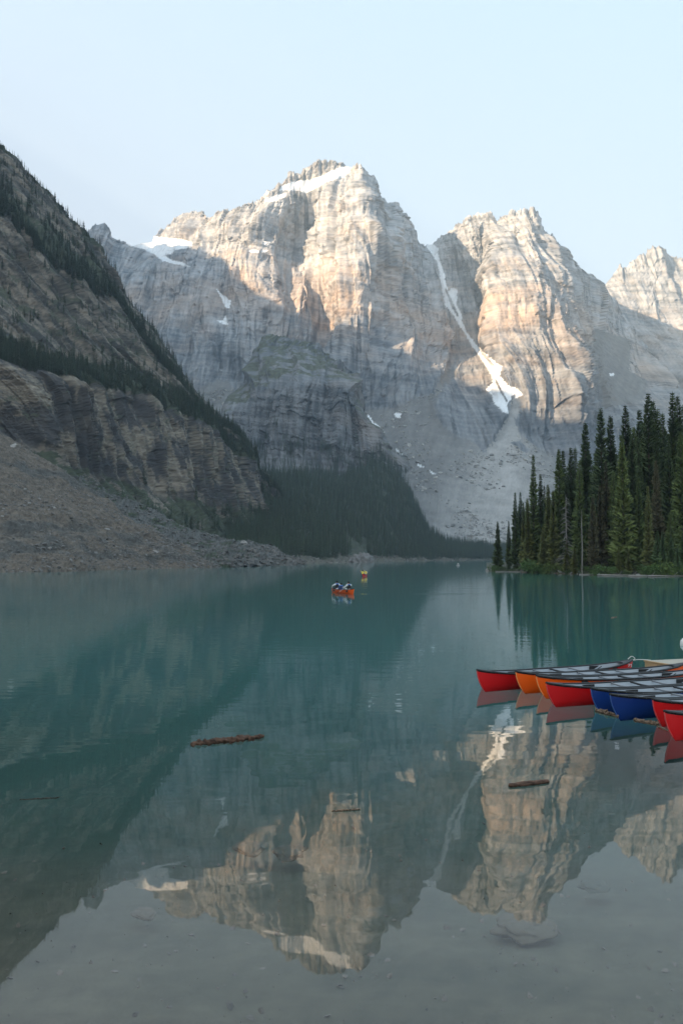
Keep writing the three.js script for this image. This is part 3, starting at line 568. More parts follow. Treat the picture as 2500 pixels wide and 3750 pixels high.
{
  const Z = (x, y) => [x / 2.178 + 1780, y / 2.178 + 1430];
  const words = { dark: ['tall dark spruce standing among the dense grove on the right-hand point', 'dark spruces of the grove on the point'], mid: ['mid-green spruce standing among the darker ones of the grove on the point', 'mid-green spruces of the grove on the point'], olive: ['olive-green spruce near the front of the grove on the point', 'olive-green spruces of the grove on the point'], brown: ['brownish spruce between the green ones of the grove on the point', 'brownish spruces of the grove on the point'] };
  spruce(...Z(88, 1045), 4, 3, 'dark', 'small lone spruce at the very tip of the wooded point', null, 1.15);
  spruce(...Z(176, 1040), 6, 2, 'dark', 'thin short spruce, second from the tip of the wooded point', null, 1.1);
  spruce(...Z(228, 812), 8, 0, 'dark', 'slender dark spruce, taller of the pair nearest the tip of the point', null, 1);
  spruce(...Z(270, 812), 16, 2, 'dark', 'slender dark spruce just right of and behind its twin near the tip of the point', null);
  spruce(...Z(372, 515), 9, 0, 'mid', 'tall spire-topped spruce rising alone above the left part of the grove', null, 0.9);
  spruce(...Z(845, 850), 4, 2, 'brown', 'young spruce with a reddish brown top at the edge of the water', null, 1.25);
  const lime = spruce(...Z(1080, 388), 6, 3, 'lime', 'yellow-green conifer standing out brightest in the grove', null, 1.0);
  spruce(...Z(1285, 28), 26, 3, 'dark', 'broad dark spruce, tallest of the middle of the grove', null);
  spruce(...Z(1480, 14), 24, 1, 'dark', 'very tall dark spruce, last high top before the right edge of the picture', null);
  spruce(...Z(910, 143), 18, 3, 'dark', 'tall dark spruce left of the yellow-green conifer, with a slimmer one beside it', null);
  const list = [
    [428, 670, 14, 2, 'dark'], [460, 760, 18, 0, 'dark'], [488, 750, 10, 1, 'olive'], [330, 880, 5, 1, 'olive'], [295, 920, 7, 0, 'olive'], [575, 472, 10, 3, 'mid'], [608, 478, 18, 0, 'dark'], [530, 800, 4, 5, 'olive'],
    [670, 460, 22, 2, 'dark'], [706, 458, 24, 0, 'dark'], [785, 262, 20, 4, 'dark'], [740, 560, 12, 1, 'mid'], [985, 207, 24, 4, 'dark'], [950, 560, 12, 0, 'brown'], [1105, 124, 30, 3, 'dark'], [1215, 160, 30, 2, 'dark'],
    [1160, 345, 20, 4, 'dark'], [1330, 88, 32, 4, 'dark'], [1365, 150, 36, 2, 'mid'], [1402, 180, 38, 0, 'dark'], [1520, 50, 34, 3, 'dark'], [1568, 110, 28, 0, 'dark'], [1210, 700, 8, 1, 'mid'], [1285, 760, 6, 0, 'olive'],
    [900, 760, 9, 1, 'brown'], [1010, 640, 14, 3, 'mid'], [1350, 560, 14, 1, 'brown'], [1450, 420, 20, 4, 'dark'], [640, 700, 13, 5, 'dark'], [1545, 330, 12, 3, 'mid'], [1600, 60, 24, 3, 'dark'], [1650, 20, 28, 1, 'dark'], [1700, 100, 20, 2, 'mid'],
  ];
  for (const [x, y, b, k, t] of list) spruce(...Z(x, y), b, k, t, ...words[t]);
  const sky = [[1810, 1935], [1885, 1810], [1920, 1780], [1950, 1720], [1976, 1745], [2044, 1660], [2100, 1650], [2140, 1590], [2198, 1520], [2240, 1530], [2287, 1510], [2338, 1510], [2370, 1460], [2423, 1510], [2460, 1460], [2500, 1490], [2640, 1480]];
  for (let k = 0; k < 82; k++) { const px = k < 56 ? lerp(1880, 2620, (k + nRnd()) / 56) : lerp(2630, 3300, (k - 56 + nRnd()) / 26), kind = Math.floor(nRnd() * 7); spruce(px, along(sky, 1, px) + 50 + 190 * nRnd() * nRnd(), 18 + 45 * nRnd(), kind, ...((c) => [c, ...words[c]])(nRnd() < 0.55 ? 'dark' : 'mid')); }
  const young = 'young bright green spruce at the foot of the grove on the right', yg = 'young spruces in front of the grove';
  for (const [x, y, b] of [[1360, 1120, 4], [1402, 1128, 3], [1470, 1160, 3], [1520, 1235, 2], [1560, 1150, 4], [1465, 970, 9], [1495, 958, 10], [1130, 1270, 3], [640, 1180, 3], [700, 1245, 3], [450, 1090, 4], [1050, 1260, 4]]) spruce(...Z(x, y), b, [6, 3, 1][Math.floor(nRnd() * 3)], b > 8 ? 'mid' : x > 1300 ? 'young' : 'olive', young, yg, 1.5);
  // standing dead spruce with bare drooping branches
  const snag = (x, y, back, n, len, label) => {
    const [px, py] = Z(x, y), d = along(shoreLine, 1, px) + back, tp = at(px, py, d), y0 = groundAt(point, tp.x, -d), H = tp.y - y0, r = rng(55 + x);
    const g = top(new THREE.Group(), 'dead_tree', label, 'dead tree');
    part(limb([[0, -0.5, 0], [0.1, H * 0.4, 0], [0, H * 0.75, 0], [0.05, H, 0]], [0.2, 0.14, 0.09, 0.02], 6), greyBark, 'trunk', g);
    for (let k = 0; k < n; k++) { const t = 0.15 + 0.82 * k / n, a = r() * 6.28, L = len * (1 - t * 0.75) * (0.6 + 0.6 * r()), c = Math.cos(a) * L, s = Math.sin(a) * L; part(limb([[0, t * H, 0], [c * 0.5, t * H - 0.1 * L, s * 0.5], [c, t * H - 0.45 * L, s]], [0.05, 0.035, 0.012], 4), greyBark, 'branch', g); }
    g.position.set(tp.x, y0, -d);
  };
  snag(630, 828, 2.5, 90, 3.2, 'bare grey dead spruce with drooping branches in front of the grove');
  snag(756, 950, 3, 14, 0.8, 'thin bare grey trunk right of the branched dead spruce');
  // shrubs along the bank
  const leafMat = [[0.085, 0.15, 0.05], [0.11, 0.16, 0.045], [0.07, 0.11, 0.045]].map((c) => needle(...c));
  const shrubGeo = [1, 2, 3].map((k) => {
    const r = rng(300 + k), s = soup(), lobes = Array.from({ length: 7 }, () => [(r() - 0.5) * 1.9, 0.35 + r() * 0.75, (r() - 0.5) * 1.2, 0.35 + 0.35 * r()]);
    for (let q = 0; q < 1500; q++) {
      const l = lobes[Math.floor(r() * 7)], a = r() * 6.28, e = Math.acos(2 * r() - 1), R = l[3] * Math.cbrt(0.35 + 0.65 * r()), c = [l[0] + R * Math.sin(e) * Math.cos(a), Math.max(0.02, l[1] + R * Math.cos(e)), l[2] + R * Math.sin(e) * Math.sin(a)];
      const z = 0.05 + 0.06 * r(), j = () => (r() - 0.5) * 2 * z, m = 0.6 + 0.8 * r();
      s.tri([c[0] + j(), c[1] + j(), c[2] + j()], [c[0] + j(), c[1] + j(), c[2] + j()], [c[0] + j(), c[1] + j(), c[2] + j()], [m, m, m * 0.9]);
    }
    const st = []; for (let q = 0; q < 6; q++) st.push(limb([[0.1 * (r() - 0.5), -0.2, 0], [(r() - 0.5) * 0.8, 0.5, (r() - 0.5) * 0.6], [(r() - 0.5) * 1.6, 1, (r() - 0.5)]], [0.035, 0.025, 0.008], 4));
    return { leaf: s.build(), stem: mergeGeometries(st) };
  });
  const shr = [[70, 1375, 2.2, 0], [120, 1385, 2.0, 2], [335, 1385, 3.4, 0], [390, 1375, 3.8, 0], [430, 1400, 2.6, 0], [220, 1410, 1.6, 2], [540, 1395, 2.8, 1], [580, 1415, 2.0, 1], [470, 1410, 1.9, 0], [650, 1425, 1.4, 2], [790, 1430, 1.8, 0], [860, 1425, 1.5, 1], [930, 1415, 2.6, 0], [985, 1425, 1.9, 0], [1120, 1430, 1.5, 2], [1290, 1415, 2.4, 0], [1340, 1405, 3.0, 0], [1400, 1400, 3.2, 0], [1460, 1405, 3.4, 1], [1520, 1410, 3.0, 0], [1570, 1400, 3.6, 0], [1630, 1400, 3.4, 1]];
  shr.forEach(([x, y, s, c], k) => {
    const [px] = Z(x, y), d = along(shoreLine, 1, px) + 1.6 + nRnd() * 2, p = at(px, 2090, d), g = top(new THREE.Group(), 'shrub', 'leafy green shrub on the bank below the spruces of the point', 'shrub', 'shrubs along the bank of the point');
    part(shrubGeo[k % 3].leaf, leafMat[c], 'foliage', g); part(shrubGeo[k % 3].stem, barkMat, 'stems', g);
    g.position.set(p.x, groundAt(point, p.x, -d) - 0.1, -d); g.scale.set(s * 0.75, s * 0.62, s * 0.75); g.rotation.y = nRnd() * 6.28;
  });
  // bleached wood washed up along that shore
  [[180, 1443, 7, 0.2], [240, 1447, 4, -0.1], [830, 1455, 5, 0.25], [1000, 1462, 6, 0.1], [1090, 1468, 8, -0.12], [1260, 1475, 6, 0.05], [1430, 1476, 7, 0.08]].forEach(([x, y, L, a], k) => {
    const [px, py] = Z(x, y), d = along(shoreLine, 1, px) - 0.4, p = at(px, py, d), r = rng(k + 70), n = 7, pts = [], rad = [];
    for (let i = 0; i < n; i++) { const t = i / (n - 1) - 0.5; pts.push([t * L, 0.1 * (r() - 0.3), (r() - 0.5) * 0.4]); rad.push(0.13 * (1.2 - i / n)); }
    const where = ['at the very tip of the wooded point', 'just right of the tip of the wooded point', 'below the bare dead spruce on the point', 'below the yellow-green conifer on the point', 'right of the yellow-green conifer on the point', 'under the young spruces on the right', 'nearest the right edge below the grove'][k];
    const g = top(new THREE.Group(), 'driftwood', 'bleached log washed up ' + where, 'driftwood', 'bleached logs along the wooded point');
    part(limb(pts, rad, 6), greyBark, 'stem', g); part(limb([[L * 0.2, 0, 0], [L * 0.28, 0.5, 0.3], [L * 0.3, 0.8, 0.4]], [0.06, 0.04, 0.015], 5), greyBark, 'branch', g);
    g.position.set(p.x, 0.08, -d); g.rotation.y = a;
  });
}
// small conifers of the mountainsides
const farSpruce = [0, 1, 2].map((k) => { const r = rng(400 + k), R = [1.15, 1.5, 1.3][k]; return { crown: spruceCrown(r, 10, R, 0.06, 22, 5, 0), trunk: limb([[0, -1, 0], [0, 4, 0], [0, 9.6, 0]], [0.14, 0.1, 0.02], 5) }; });
{
  const r = rng(900), { P, nx } = left, spots = [];
  const pick = (j, i) => { const q = (Math.round(j) * nx + Math.round(i)) * 3; return [P[q], P[q + 1], P[q + 2]]; };
  const colOf = (px) => (px + 420) / 1550 * (nx - 1);
  // singles: along the skyline and on the ledge above the cliff
  const sky = [];
  for (let px = 4; px < 985; px += px < 200 ? 11 : 6.6) sky.push([px + 4 * (r() - 0.5), 399 - 5 * r(), (px < 200 ? 5 : 7) + 5 * r() * r() + (px > 540 && px < 640 ? 3 : 0)]);
  for (let px = 10; px < 905; px += 11) sky.push([px + 6 * (r() - 0.5), 168 + 16 * r(), 6 + 6 * r()]);
  sky.forEach(([px, j, h], k) => {
    const v = farSpruce[k % 3], [x, y, z] = pick(j, colOf(px)), first = j > 300;
    const g = top(new THREE.Group(), 'mountain_spruce', first ? 'small spruce on the skyline ridge of the left mountain' : 'small spruce on the ledge above the banded cliff', 'tree', first ? 'spruces along the skyline of the left mountain' : 'spruces on the ledge above the cliff');
    part(v.trunk, barkMat, 'trunk', g); part(v.crown, needles.far, 'crown', g);
    const s = h / 10; g.position.set(x, y - 0.3, z); g.scale.set(s * (0.85 + 0.4 * r()), s, s * (0.85 + 0.4 * r())); g.rotation.y = r() * 6.28;
  });
  const crowd = (name, label, list, tint, geo) => {
    const both = mergeGeometries([farSpruce[geo].crown.clone(), (() => { const t = farSpruce[geo].trunk.toNonIndexed(), n = t.attributes.position.count; t.setAttribute('color', new THREE.Float32BufferAttribute(new Float32Array(n * 3).fill(1.8), 3)); return t; })()]);
    const m = new THREE.InstancedMesh(both, needles[tint], list.length), o = new THREE.Object3D(), c = new THREE.Color();
    list.forEach(([x, y, z, h], k) => { const w = 0.8 + 0.5 * r(); o.position.set(x, y - 0.3, z); o.scale.set(h / 10 * w, h / 10, h / 10 * w); o.rotation.set(0, r() * 6.28, 0); o.updateMatrix(); m.setMatrixAt(k, o.matrix); const t = 0.7 + 0.6 * r(); m.setColorAt(k, c.setRGB(t * (0.9 + 0.35 * r()), t, t * 0.95)); });
    m.castShadow = m.receiveShadow = true;
    top(m, name, label, 'forest', null, 'stuff');
  };
  // masses: the ledges, the foot of the cliff
  const a = [];
  for (let k = 0; k < 8600; k++) {
    const px = -400 + 1500 * r(), i = colOf(px), u = r(); let j, h = 5 + 5 * r();
    if (u < 0.38) { j = 306 + 40 * r() * r() + 6 * N3(px / 70, 1, 4); h += 2; } else if (u < 0.6) { j = 166 + 22 * r(); h += 2; } else if (u < 0.72) { j = 340 + 58 * r(); if (N3(px / 40, j / 12, 5) < 0.15) continue; } else if (u < 0.85) { j = 190 + 120 * r(); if (N3(px / 50, j / 20, 9) < 0.1) continue; }
    else { if (px < 420) continue; const lim = 20 + 26 * sstep(450, 1000, px) + 40 * Math.max(0, N3(px / 45, 1, 8)); j = lim * r(); if (N3(px / 40, j / 15, 2) < -0.15 + 0.35 * (1 - sstep(500, 900, px))) continue; h += 3; }
    a.push([...pick(clamp(j, 0, 399), clamp(i, 0, nx - 1)), h]);
  }
  crowd('ledge_forest', 'dark small spruces crowding the ledges of the left mountain', a, 'far', 1);
  const b = [], V = valley;
  for (let k = 0; k < 11000; k++) { const j = Math.floor(9 + 136 * Math.pow(r(), 1.15)), i = Math.floor(r() * V.nx), q = (j * V.nx + i) * 3, px = 835 + 1255 * i / V.nx; if (px > 1270 && px < 1375 && j < 30 && N3(px / 30, j / 9, 1) > -0.3) continue; b.push([V.P[q] + 3 * (r() - 0.5), V.P[q + 1], V.P[q + 2] + 4 * (r() - 0.5), 9 + 7 * r()]); }
  for (let k = 0; k < 3200; k++) { const j = Math.floor(115 * Math.pow(r(), 1.7)), i = Math.floor(r() * hump.nx), q = (j * hump.nx + i) * 3, px = 775 + 660 * i / hump.nx; if (N3(px / 60, j / 30, 3) < -0.4 + j / 95 - 0.6 * sstep(1250, 1400, px)) continue; b.push([hump.P[q], hump.P[q + 1], hump.P[q + 2] + 3, 8 + 7 * r()]); }
  for (let k = 0; k < 420; k++) { const j = 200 + Math.floor(80 * r()), i = Math.floor(r() * hump.nx), q = (j * hump.nx + i) * 3; if (N3(i / 30, j / 9, 6) < 0.2) continue; b.push([hump.P[q], hump.P[q + 1], hump.P[q + 2], 3 + 4 * r()]); }
  crowd('valley_forest', 'dense dark conifer forest covering the slope at the head of the lake', b, 'far', 0);
}
// ---------------------------------------------------------------- stones
const stoneGeo = [1, 2, 3, 4].map((k) => { const g = new THREE.DodecahedronGeometry(0.5, 0), p = g.attributes.position; for (let i = 0; i < p.count; i++) { const x = p.getX(i), y = p.getY(i), z = p.getZ(i), s = 1 + 0.45 * N3(x * 1.7 + k * 9, y * 1.7, z * 1.7); p.setXYZ(i, x * s * 1.25, y * s * 0.75, z * s); } g.computeVertexNormals(); return g; });
const stoneMat = std({ color: rgb(1, 1, 1), roughness: 1 });
{
  const scatter = (name, label, sheet, n, seed, size, keep, tone, geo) => {
    const r = rng(seed), m = new THREE.InstancedMesh(stoneGeo[geo], stoneMat, n), o = new THREE.Object3D(), c = new THREE.Color(); let k = 0;
    for (let t = 0; t < n * 8 && k < n; t++) {
      const i = Math.floor(r() * sheet.nx), j = Math.floor(r() * sheet.ny), q = (j * sheet.nx + i) * 3; if (!keep(j, i, q, r)) continue;
      const s = size(r); o.position.set(sheet.P[q] + r() - 0.5, sheet.P[q + 1] + 0.12 * s, sheet.P[q + 2] + r() - 0.5); o.scale.set(s * (0.7 + 0.7 * r()), s * (0.6 + 0.5 * r()), s * (0.7 + 0.6 * r())); o.rotation.set(r() * 0.7, r() * 6.28, r() * 0.7); o.updateMatrix();
      m.setMatrixAt(k, o.matrix); const v = tone(r); m.setColorAt(k++, c.setRGB(v * 1.02, v, v * 0.95));
    }
    m.count = k; m.castShadow = m.receiveShadow = true; top(m, name, label, 'stones', null, 'stuff');
  };
  scatter('scree_stones', 'countless loose stones strewn over the scree cone on the left', screeCone, 14000, 21, (r) => 0.2 + 0.9 * Math.pow(r(), 10) + 0.16 * r(), (j, i, q, r) => j < 262 && (j < 6 || r() < 0.25 + 0.9 * Math.max(0, N3(screeCone.P[q] / 25, screeCone.P[q + 2] / 40, 2) + 0.2)), (r) => 0.10 + 0.2 * r() * r() * r(), 0);
  scatter('shore_rubble', 'heaped rubble and broken rock on the bank below the cliff', rubble, 6500, 22, (r) => 0.4 + 1.6 * Math.pow(r(), 6) + 0.4 * r(), (j) => j < 112, (r) => 0.055 + 0.09 * r(), 1);
  scatter('talus_boulders', 'scattered pale boulders on the big grey scree fan below the couloir', { P: MAIN.P, nx: MAIN.nx, ny: 130 }, 5200, 23, (r) => 1.6 + 7 * Math.pow(r(), 7) + 1.4 * r(), (j, i, q, r) => MAIN.cls[j * MAIN.nx + i] === 'scree_slope' && r() < 0.2 + N3(MAIN.P[q] / 120, MAIN.P[q + 2] / 160, 1), (r) => 0.2 + 0.28 * r() * r(), 2);
  scatter('bank_stones', 'stones along the water at the foot of the valley forest', { P: valley.P, nx: valley.nx, ny: 12 }, 900, 24, (r) => 0.6 + 2.2 * Math.pow(r(), 4), () => true, (r) => 0.07 + 0.12 * r(), 3);
  scatter('point_stones', 'stones and roots along the waterline of the wooded point', { P: point.P, nx: point.nx, ny: 9 }, 700, 25, (r) => 0.15 + 0.6 * Math.pow(r(), 4), () => true, (r) => 0.12 + 0.2 * r(), 1);
  // single boulders one can point at
  const boulder = (px, py, d, w, label, tone = 0.24, g = 0, sq = 1) => {
    const p = at(px, py, d), m = top(new THREE.Mesh(stoneGeo[g], std({ color: rgb(tone, tone * 0.97, tone * 0.92), roughness: 1 })), 'boulder', label, 'boulder');
    m.position.copy(p); m.scale.set(w, w * sq, w); m.rotation.set(0.3, px, 0.2); m.castShadow = m.receiveShadow = true;
  };
  boulder(829, 1992, 560, 5, 'pale angular boulder at the top of the rubble bank, below the cliff', 0.27);
  boulder(894, 1990, 556, 4, 'pale boulder on top of the rubble bank right of the angular one', 0.25, 1);
  boulder(568, 2021, 330, 1.9, 'largest pale stone low on the scree cone near the water', 0.24, 2);
  boulder(51, 1633, 412, 3.4, 'whitish slab near the upper edge of the scree cone', 0.3, 3, 0.6);
  // grey rock knoll at the water's edge in front of the forest
  const s = new THREE.SphereGeometry(1, 48, 28), p = s.attributes.position;
  for (let i = 0; i < p.count; i++) { const x = p.getX(i), y = p.getY(i), z = p.getZ(i), k = 1 + 0.3 * N3(x * 2, y * 2, z * 2) + 0.12 * N3(x * 6, y * 6, z * 6) + 0.06 * blocks(x, y, 0.14, 3); p.setXYZ(i, x * 9 * k, y * 7 * k, z * 7 * k); }
  s.computeVertexNormals();
  const kn = at(1325, 2050, 720), m = top(new THREE.Mesh(s, std({ color: rgb(0.17, 0.17, 0.17), roughness: 1 })), 'rock_outcrop', 'pale grey rock outcrop at the water in front of the dark valley forest', 'rock');
  m.position.set(kn.x, -1, kn.z); m.castShadow = m.receiveShadow = true;
}
const font = await new FontLoader().loadAsync('fonts/droid/droid_sans_bold.typeface.json');
// ---------------------------------------------------------------- canoes
const black = std({ color: rgb(0.016, 0.017, 0.019), roughness: 0.5 }), liner = std({ color: rgb(0.36, 0.4, 0.44), roughness: 0.6 }), alloy = std({ color: rgb(0.3, 0.31, 0.33), roughness: 0.4, metalness: 0.5 });
function canoeShape(L = 5.5, beam = 0.9) {
  const half = (t) => beam / 2 * Math.pow(Math.max(0, 1 - Math.pow(Math.abs(t), 2.3)), 0.8), sheer = (t) => 0.34 + 0.15 * Math.pow(Math.abs(t), 3.2);
  const KEEL = -0.11;
  const pt = (t, s, inset) => { // s runs -1 (one gunwale) over 0 (keel) to 1
    const a = Math.abs(s), h = sheer(t), yn = Math.pow(a, 1.55 - 0.35 * Math.abs(t)), w = Math.max(0.012, half(t)) - inset;
    const flare = Math.pow(a, 0.55 + 0.25 * Math.pow(Math.abs(t), 4)) * (yn > 0.8 ? 1.0 : 0.985);
    const x = Math.sign(s) * Math.max(0, w) * flare, y = KEEL + inset * 1.6 + (h - KEEL - inset * 1.6) * yn;
    return [x, y, t * (L / 2 - inset * 2 - 0.27 * Math.pow(1 - yn, 1.9) * Math.pow(Math.abs(t), 8))];
  };
  const skin = (inset, flip) => {
    const p = [], idx = [], nt = 64, ns = 24;
    for (let i = 0; i <= nt; i++) for (let j = 0; j <= ns; j++) { const q = i / nt * 2 - 1, t = Math.sign(q) * (1 - Math.pow(1 - Math.abs(q), 1.5)); p.push(...pt(t, j / ns * 2 - 1, inset)); }
    for (let i = 0; i < nt; i++) for (let j = 0; j < ns; j++) { const a = i * (ns + 1) + j, b = a + 1, c = a + ns + 1, d = c + 1; flip ? idx.push(a, b, d, a, d, c) : idx.push(a, d, b, a, c, d); }
    const g = new THREE.BufferGeometry(); g.setAttribute('position', new THREE.Float32BufferAttribute(p, 3)); g.setIndex(idx); g.computeVertexNormals(); return g;
  };
  const rail = (sd) => { const pts = []; for (let i = 0; i <= 40; i++) { const q = i / 40 * 2 - 1, t = Math.sign(q) * (1 - Math.pow(1 - Math.abs(q), 1.6)), p = pt(t, sd, 0); pts.push([p[0], p[1] + 0.004, p[2]]); } return limb(pts, pts.map(() => 0.029), 6); };
  const box = (w, h, d, x, y, z, ry = 0, rx = 0) => { const g = new THREE.BoxGeometry(w, h, d); g.rotateX(rx); g.rotateY(ry); g.translate(x, y, z); return g; };
  const deck = (e) => { const p = [], idx = [], n = 8; for (let i = 0; i <= n; i++) { const t = e * lerp(0.84, 1, i / n), w = half(t), y = sheer(t) + 0.016, z = pt(t, 1, 0)[2]; p.push(-w, y, z, 0, y + 0.02, z, w, y, z, -w, y - 0.05, z, w, y - 0.05, z); }
    for (let i = 0; i < n; i++) { const a = i * 5; for (const [u, v] of [[0, 1], [1, 2], [3, 0], [2, 4]]) { const q = [a + u, a + v, a + 5 + v, a + 5 + u]; e > 0 ? idx.push(q[0], q[2], q[1], q[0], q[3], q[2]) : idx.push(q[0], q[1], q[2], q[0], q[2], q[3]); } }
    const g = new THREE.BufferGeometry(); g.setAttribute('position', new THREE.Float32BufferAttribute(p, 3)); g.setIndex(idx); g.computeVertexNormals(); return g; };
  const seat = (t) => { const w = half(t), y = sheer(t), z = t * L / 2, g = [box(2 * w - 0.06, 0.035, 0.26, 0, y - 0.14, z)]; for (const s of [-1, 1]) { g.push(box(0.024, 0.2, 0.5, s * (w - 0.035), y - 0.12, z)); g.push(box(0.03, 0.022, 0.4, s * (w - 0.058), y - 0.12, z, 0, 0.4)); } return mergeGeometries(g); };
  const thwart = (t) => limb([[-half(t), sheer(t) - 0.015, t * L / 2], [0, sheer(t) - 0.035, t * L / 2], [half(t), sheer(t) - 0.015, t * L / 2]], [0.022, 0.028, 0.022], 6);
  const studs = []; for (const s of [-1, 1]) for (let k = 0; k < 26; k++) { const p = pt(lerp(-0.95, 0.95, k / 25), s, 0), g = new THREE.OctahedronGeometry(0.009); g.translate(p[0] + s * 0.022, p[1] - 0.004, p[2]); studs.push(g); }
  const stem = (e) => { const pts = []; for (let i = 0; i <= 10; i++) { const s = 0.2 + 0.78 * i / 10, p = pt(e, s, 0); pts.push([0, p[1], p[2] + e * 0.003]); } return limb(pts, pts.map(() => 0.014), 6); };
  return { pt, hull: skin(0, false), inner: skin(0.016, true), rails: [rail(-1), rail(1)], decks: [deck(1), deck(-1)], seats: [seat(0.5), seat(-0.6)], thwarts: [thwart(0.2), thwart(-0.26)], yoke: thwart(-0.02), studs: mergeGeometries(studs), stems: [stem(1), stem(-1)] };
}
const canoe = canoeShape(), gloss = (r, g, b) => new THREE.MeshPhysicalMaterial({ color: rgb(r, g, b), roughness: 0.4, clearcoat: 0.12, clearcoatRoughness: 0.2 });
const paint = { red: gloss(0.72, 0.008, 0.012), orange: gloss(1, 0.125, 0.004), blue: gloss(0.006, 0.04, 0.22) };
const stemMat = { red: gloss(0.68, 0.08, 0.08), orange: gloss(0.9, 0.36, 0.12), blue: gloss(0.05, 0.12, 0.34) };
function makeCanoe(colour, label, bow, heading, group, trim = 0) { // heading: direction stern to bow
  const g = top(new THREE.Group(), 'canoe', label, 'canoe', group);
  part(canoe.hull, paint[colour], 'hull', g); part(canoe.inner, liner, 'lining', g);
  for (const e of canoe.stems) part(e, stemMat[colour], 'stem', g);
  for (const e of canoe.rails) part(e, black, 'gunwale', g);
  for (const e of canoe.decks) part(e, black, 'deck_plate', g);
  for (const e of canoe.seats) part(e, black, 'seat', g);
  for (const e of canoe.thwarts) part(e, alloy, 'thwart', g);
  part(canoe.yoke, black, 'yoke', g); tag(part(canoe.studs, alloy, 'rivets', g)).userData = { kind: 'stuff' };
  g.rotation.set(0, Math.atan2(heading[0], heading[1]), 0); g.rotateZ(trim);
  g.position.set(bow[0] - heading[0] * 2.7, 0, bow[1] - heading[1] * 2.7);
  return g;
}
{
  const G = 'canoes moored beside the dock';
  const list = [
    ['red', 'red canoe farthest from the shore, its stern at the corner of the dock', 1751, 2521, 27], ['orange', 'orange canoe next to the farthest red canoe', 1894, 2527, 20.5], ['orange', 'orange canoe in front of the other orange one, beside a red canoe', 1970, 2545, 20.5],
    ['red', 'red canoe between an orange canoe and a blue canoe', 2005, 2576, 21.5], ['blue', 'blue canoe right in front of the red one, farther of the two blue canoes', 2169, 2599, 23], ['blue', 'nearer blue canoe, its bow sticking out over floating driftwood', 2240, 2625, 26],
    ['red', 'red canoe behind the nearest one, cut by the right edge of the picture', 2393, 2646, 26], ['red', 'nearest red canoe, only its bow in the picture at the right edge', 2437, 2697, 25],
  ];
  list.forEach(([c, l, bx, wy, a], k) => {
    const d = onWater(bx, wy).z, p = at(bx, 2500, -d), r = a * Math.PI / 180;
    const boat = makeCanoe(c, l, [p.x, d], [-Math.cos(r), Math.sin(r)], G, 0.02 * (k % 3 - 1));
    if (!k) { // the white number at the stern of the farthest canoe
      const tg = new TextGeometry('71', { font, size: 0.085, depth: 0.004, curveSegments: 3 }), m = part(tg, std({ color: rgb(0.75, 0.75, 0.75), roughness: 0.6 }), 'number', boat), a = new THREE.Vector3(...canoe.pt(-0.9, 0.82, 0)), b = new THREE.Vector3(...canoe.pt(-0.96, 0.82, 0));
      m.position.copy(a).add(new THREE.Vector3(0.012, 0, 0)); m.rotation.y = Math.PI / 2 - Math.atan2(a.x - b.x, a.z - b.z);
    }
  });
}
// ---------------------------------------------------------------- dock
{
  const wood = (r, g, b) => std({ color: rgb(r, g, b), roughness: 0.85 }), tops = [wood(0.43, 0.38, 0.3), wood(0.47, 0.42, 0.34), wood(0.39, 0.35, 0.28), wood(0.45, 0.41, 0.34)], fresh = [wood(0.55, 0.38, 0.21), wood(0.5, 0.34, 0.18)];
  const g = top(new THREE.Group(), 'dock', 'low wooden dock with weathered planks at the right edge, behind the canoes', 'dock');
  const ang = Math.atan2(0.36, 0.93); g.position.set(9.0, 0, -28.55); g.rotation.y = ang;  // local x runs to the right and back, local z towards the camera
  const W = 1.05, L = 9;
  const b = new THREE.BoxGeometry(L, 0.035, 0.122);
  for (let k = 0; k < 8; k++) { const m = part(b, tops[(k * 7) % 4], 'plank', g); m.position.set(L / 2 + 0.006 * (k % 3), 0.44 + 0.002 * (k % 2), 0.065 + k * 0.13); }
  const end = new THREE.BoxGeometry(0.04, 0.24, W / 2 - 0.006);
  for (let k = 0; k < 2; k++) part(end, fresh[k], 'fascia_board', g).position.set(-0.022, 0.305, W / 4 + k * W / 2);
  part(new THREE.BoxGeometry(0.05, 0.035, W + 0.06), fresh[0], 'edge_trim', g).position.set(-0.03, 0.447, W / 2);
  const side = new THREE.BoxGeometry(L / 3 - 0.006, 0.24, 0.04);
  for (const z of [-0.022, W + 0.022]) for (let k = 0; k < 3; k++) part(side, fresh[k % 2], 'fascia_board', g).position.set(L / 6 + k * L / 3, 0.305, z);
  const float = new THREE.CylinderGeometry(0.2, 0.2, 0.9, 14); for (let k = 0; k < 4; k++) { const m = part(float, black, 'float', g); m.rotation.x = Math.PI / 2; m.position.set(0.6 + k * 2.4, 0.05, W / 2); }
  const rope = std({ color: rgb(0.7, 0.68, 0.62), roughness: 0.9 });
  const rp = [[-0.62, 0.52, -0.03], [-0.5, 0.6, 0.0], [-0.42, 0.53, 0.04], [-0.5, 0.48, 0.0], [-0.35, 0.5, 0.05], [-0.1, 0.49, 0.06], [0.1, 0.47, 0.1]];
  const c = new THREE.CatmullRomCurve3(rp.map((q) => new THREE.Vector3(...q)));
  const m = top(new THREE.Mesh(new THREE.TubeGeometry(c, 30, 0.013, 6), rope), 'mooring_rope', 'pale rope tying the farthest red canoe to the corner of the dock', 'rope'); m.position.copy(g.position); m.rotation.y = ang;
}
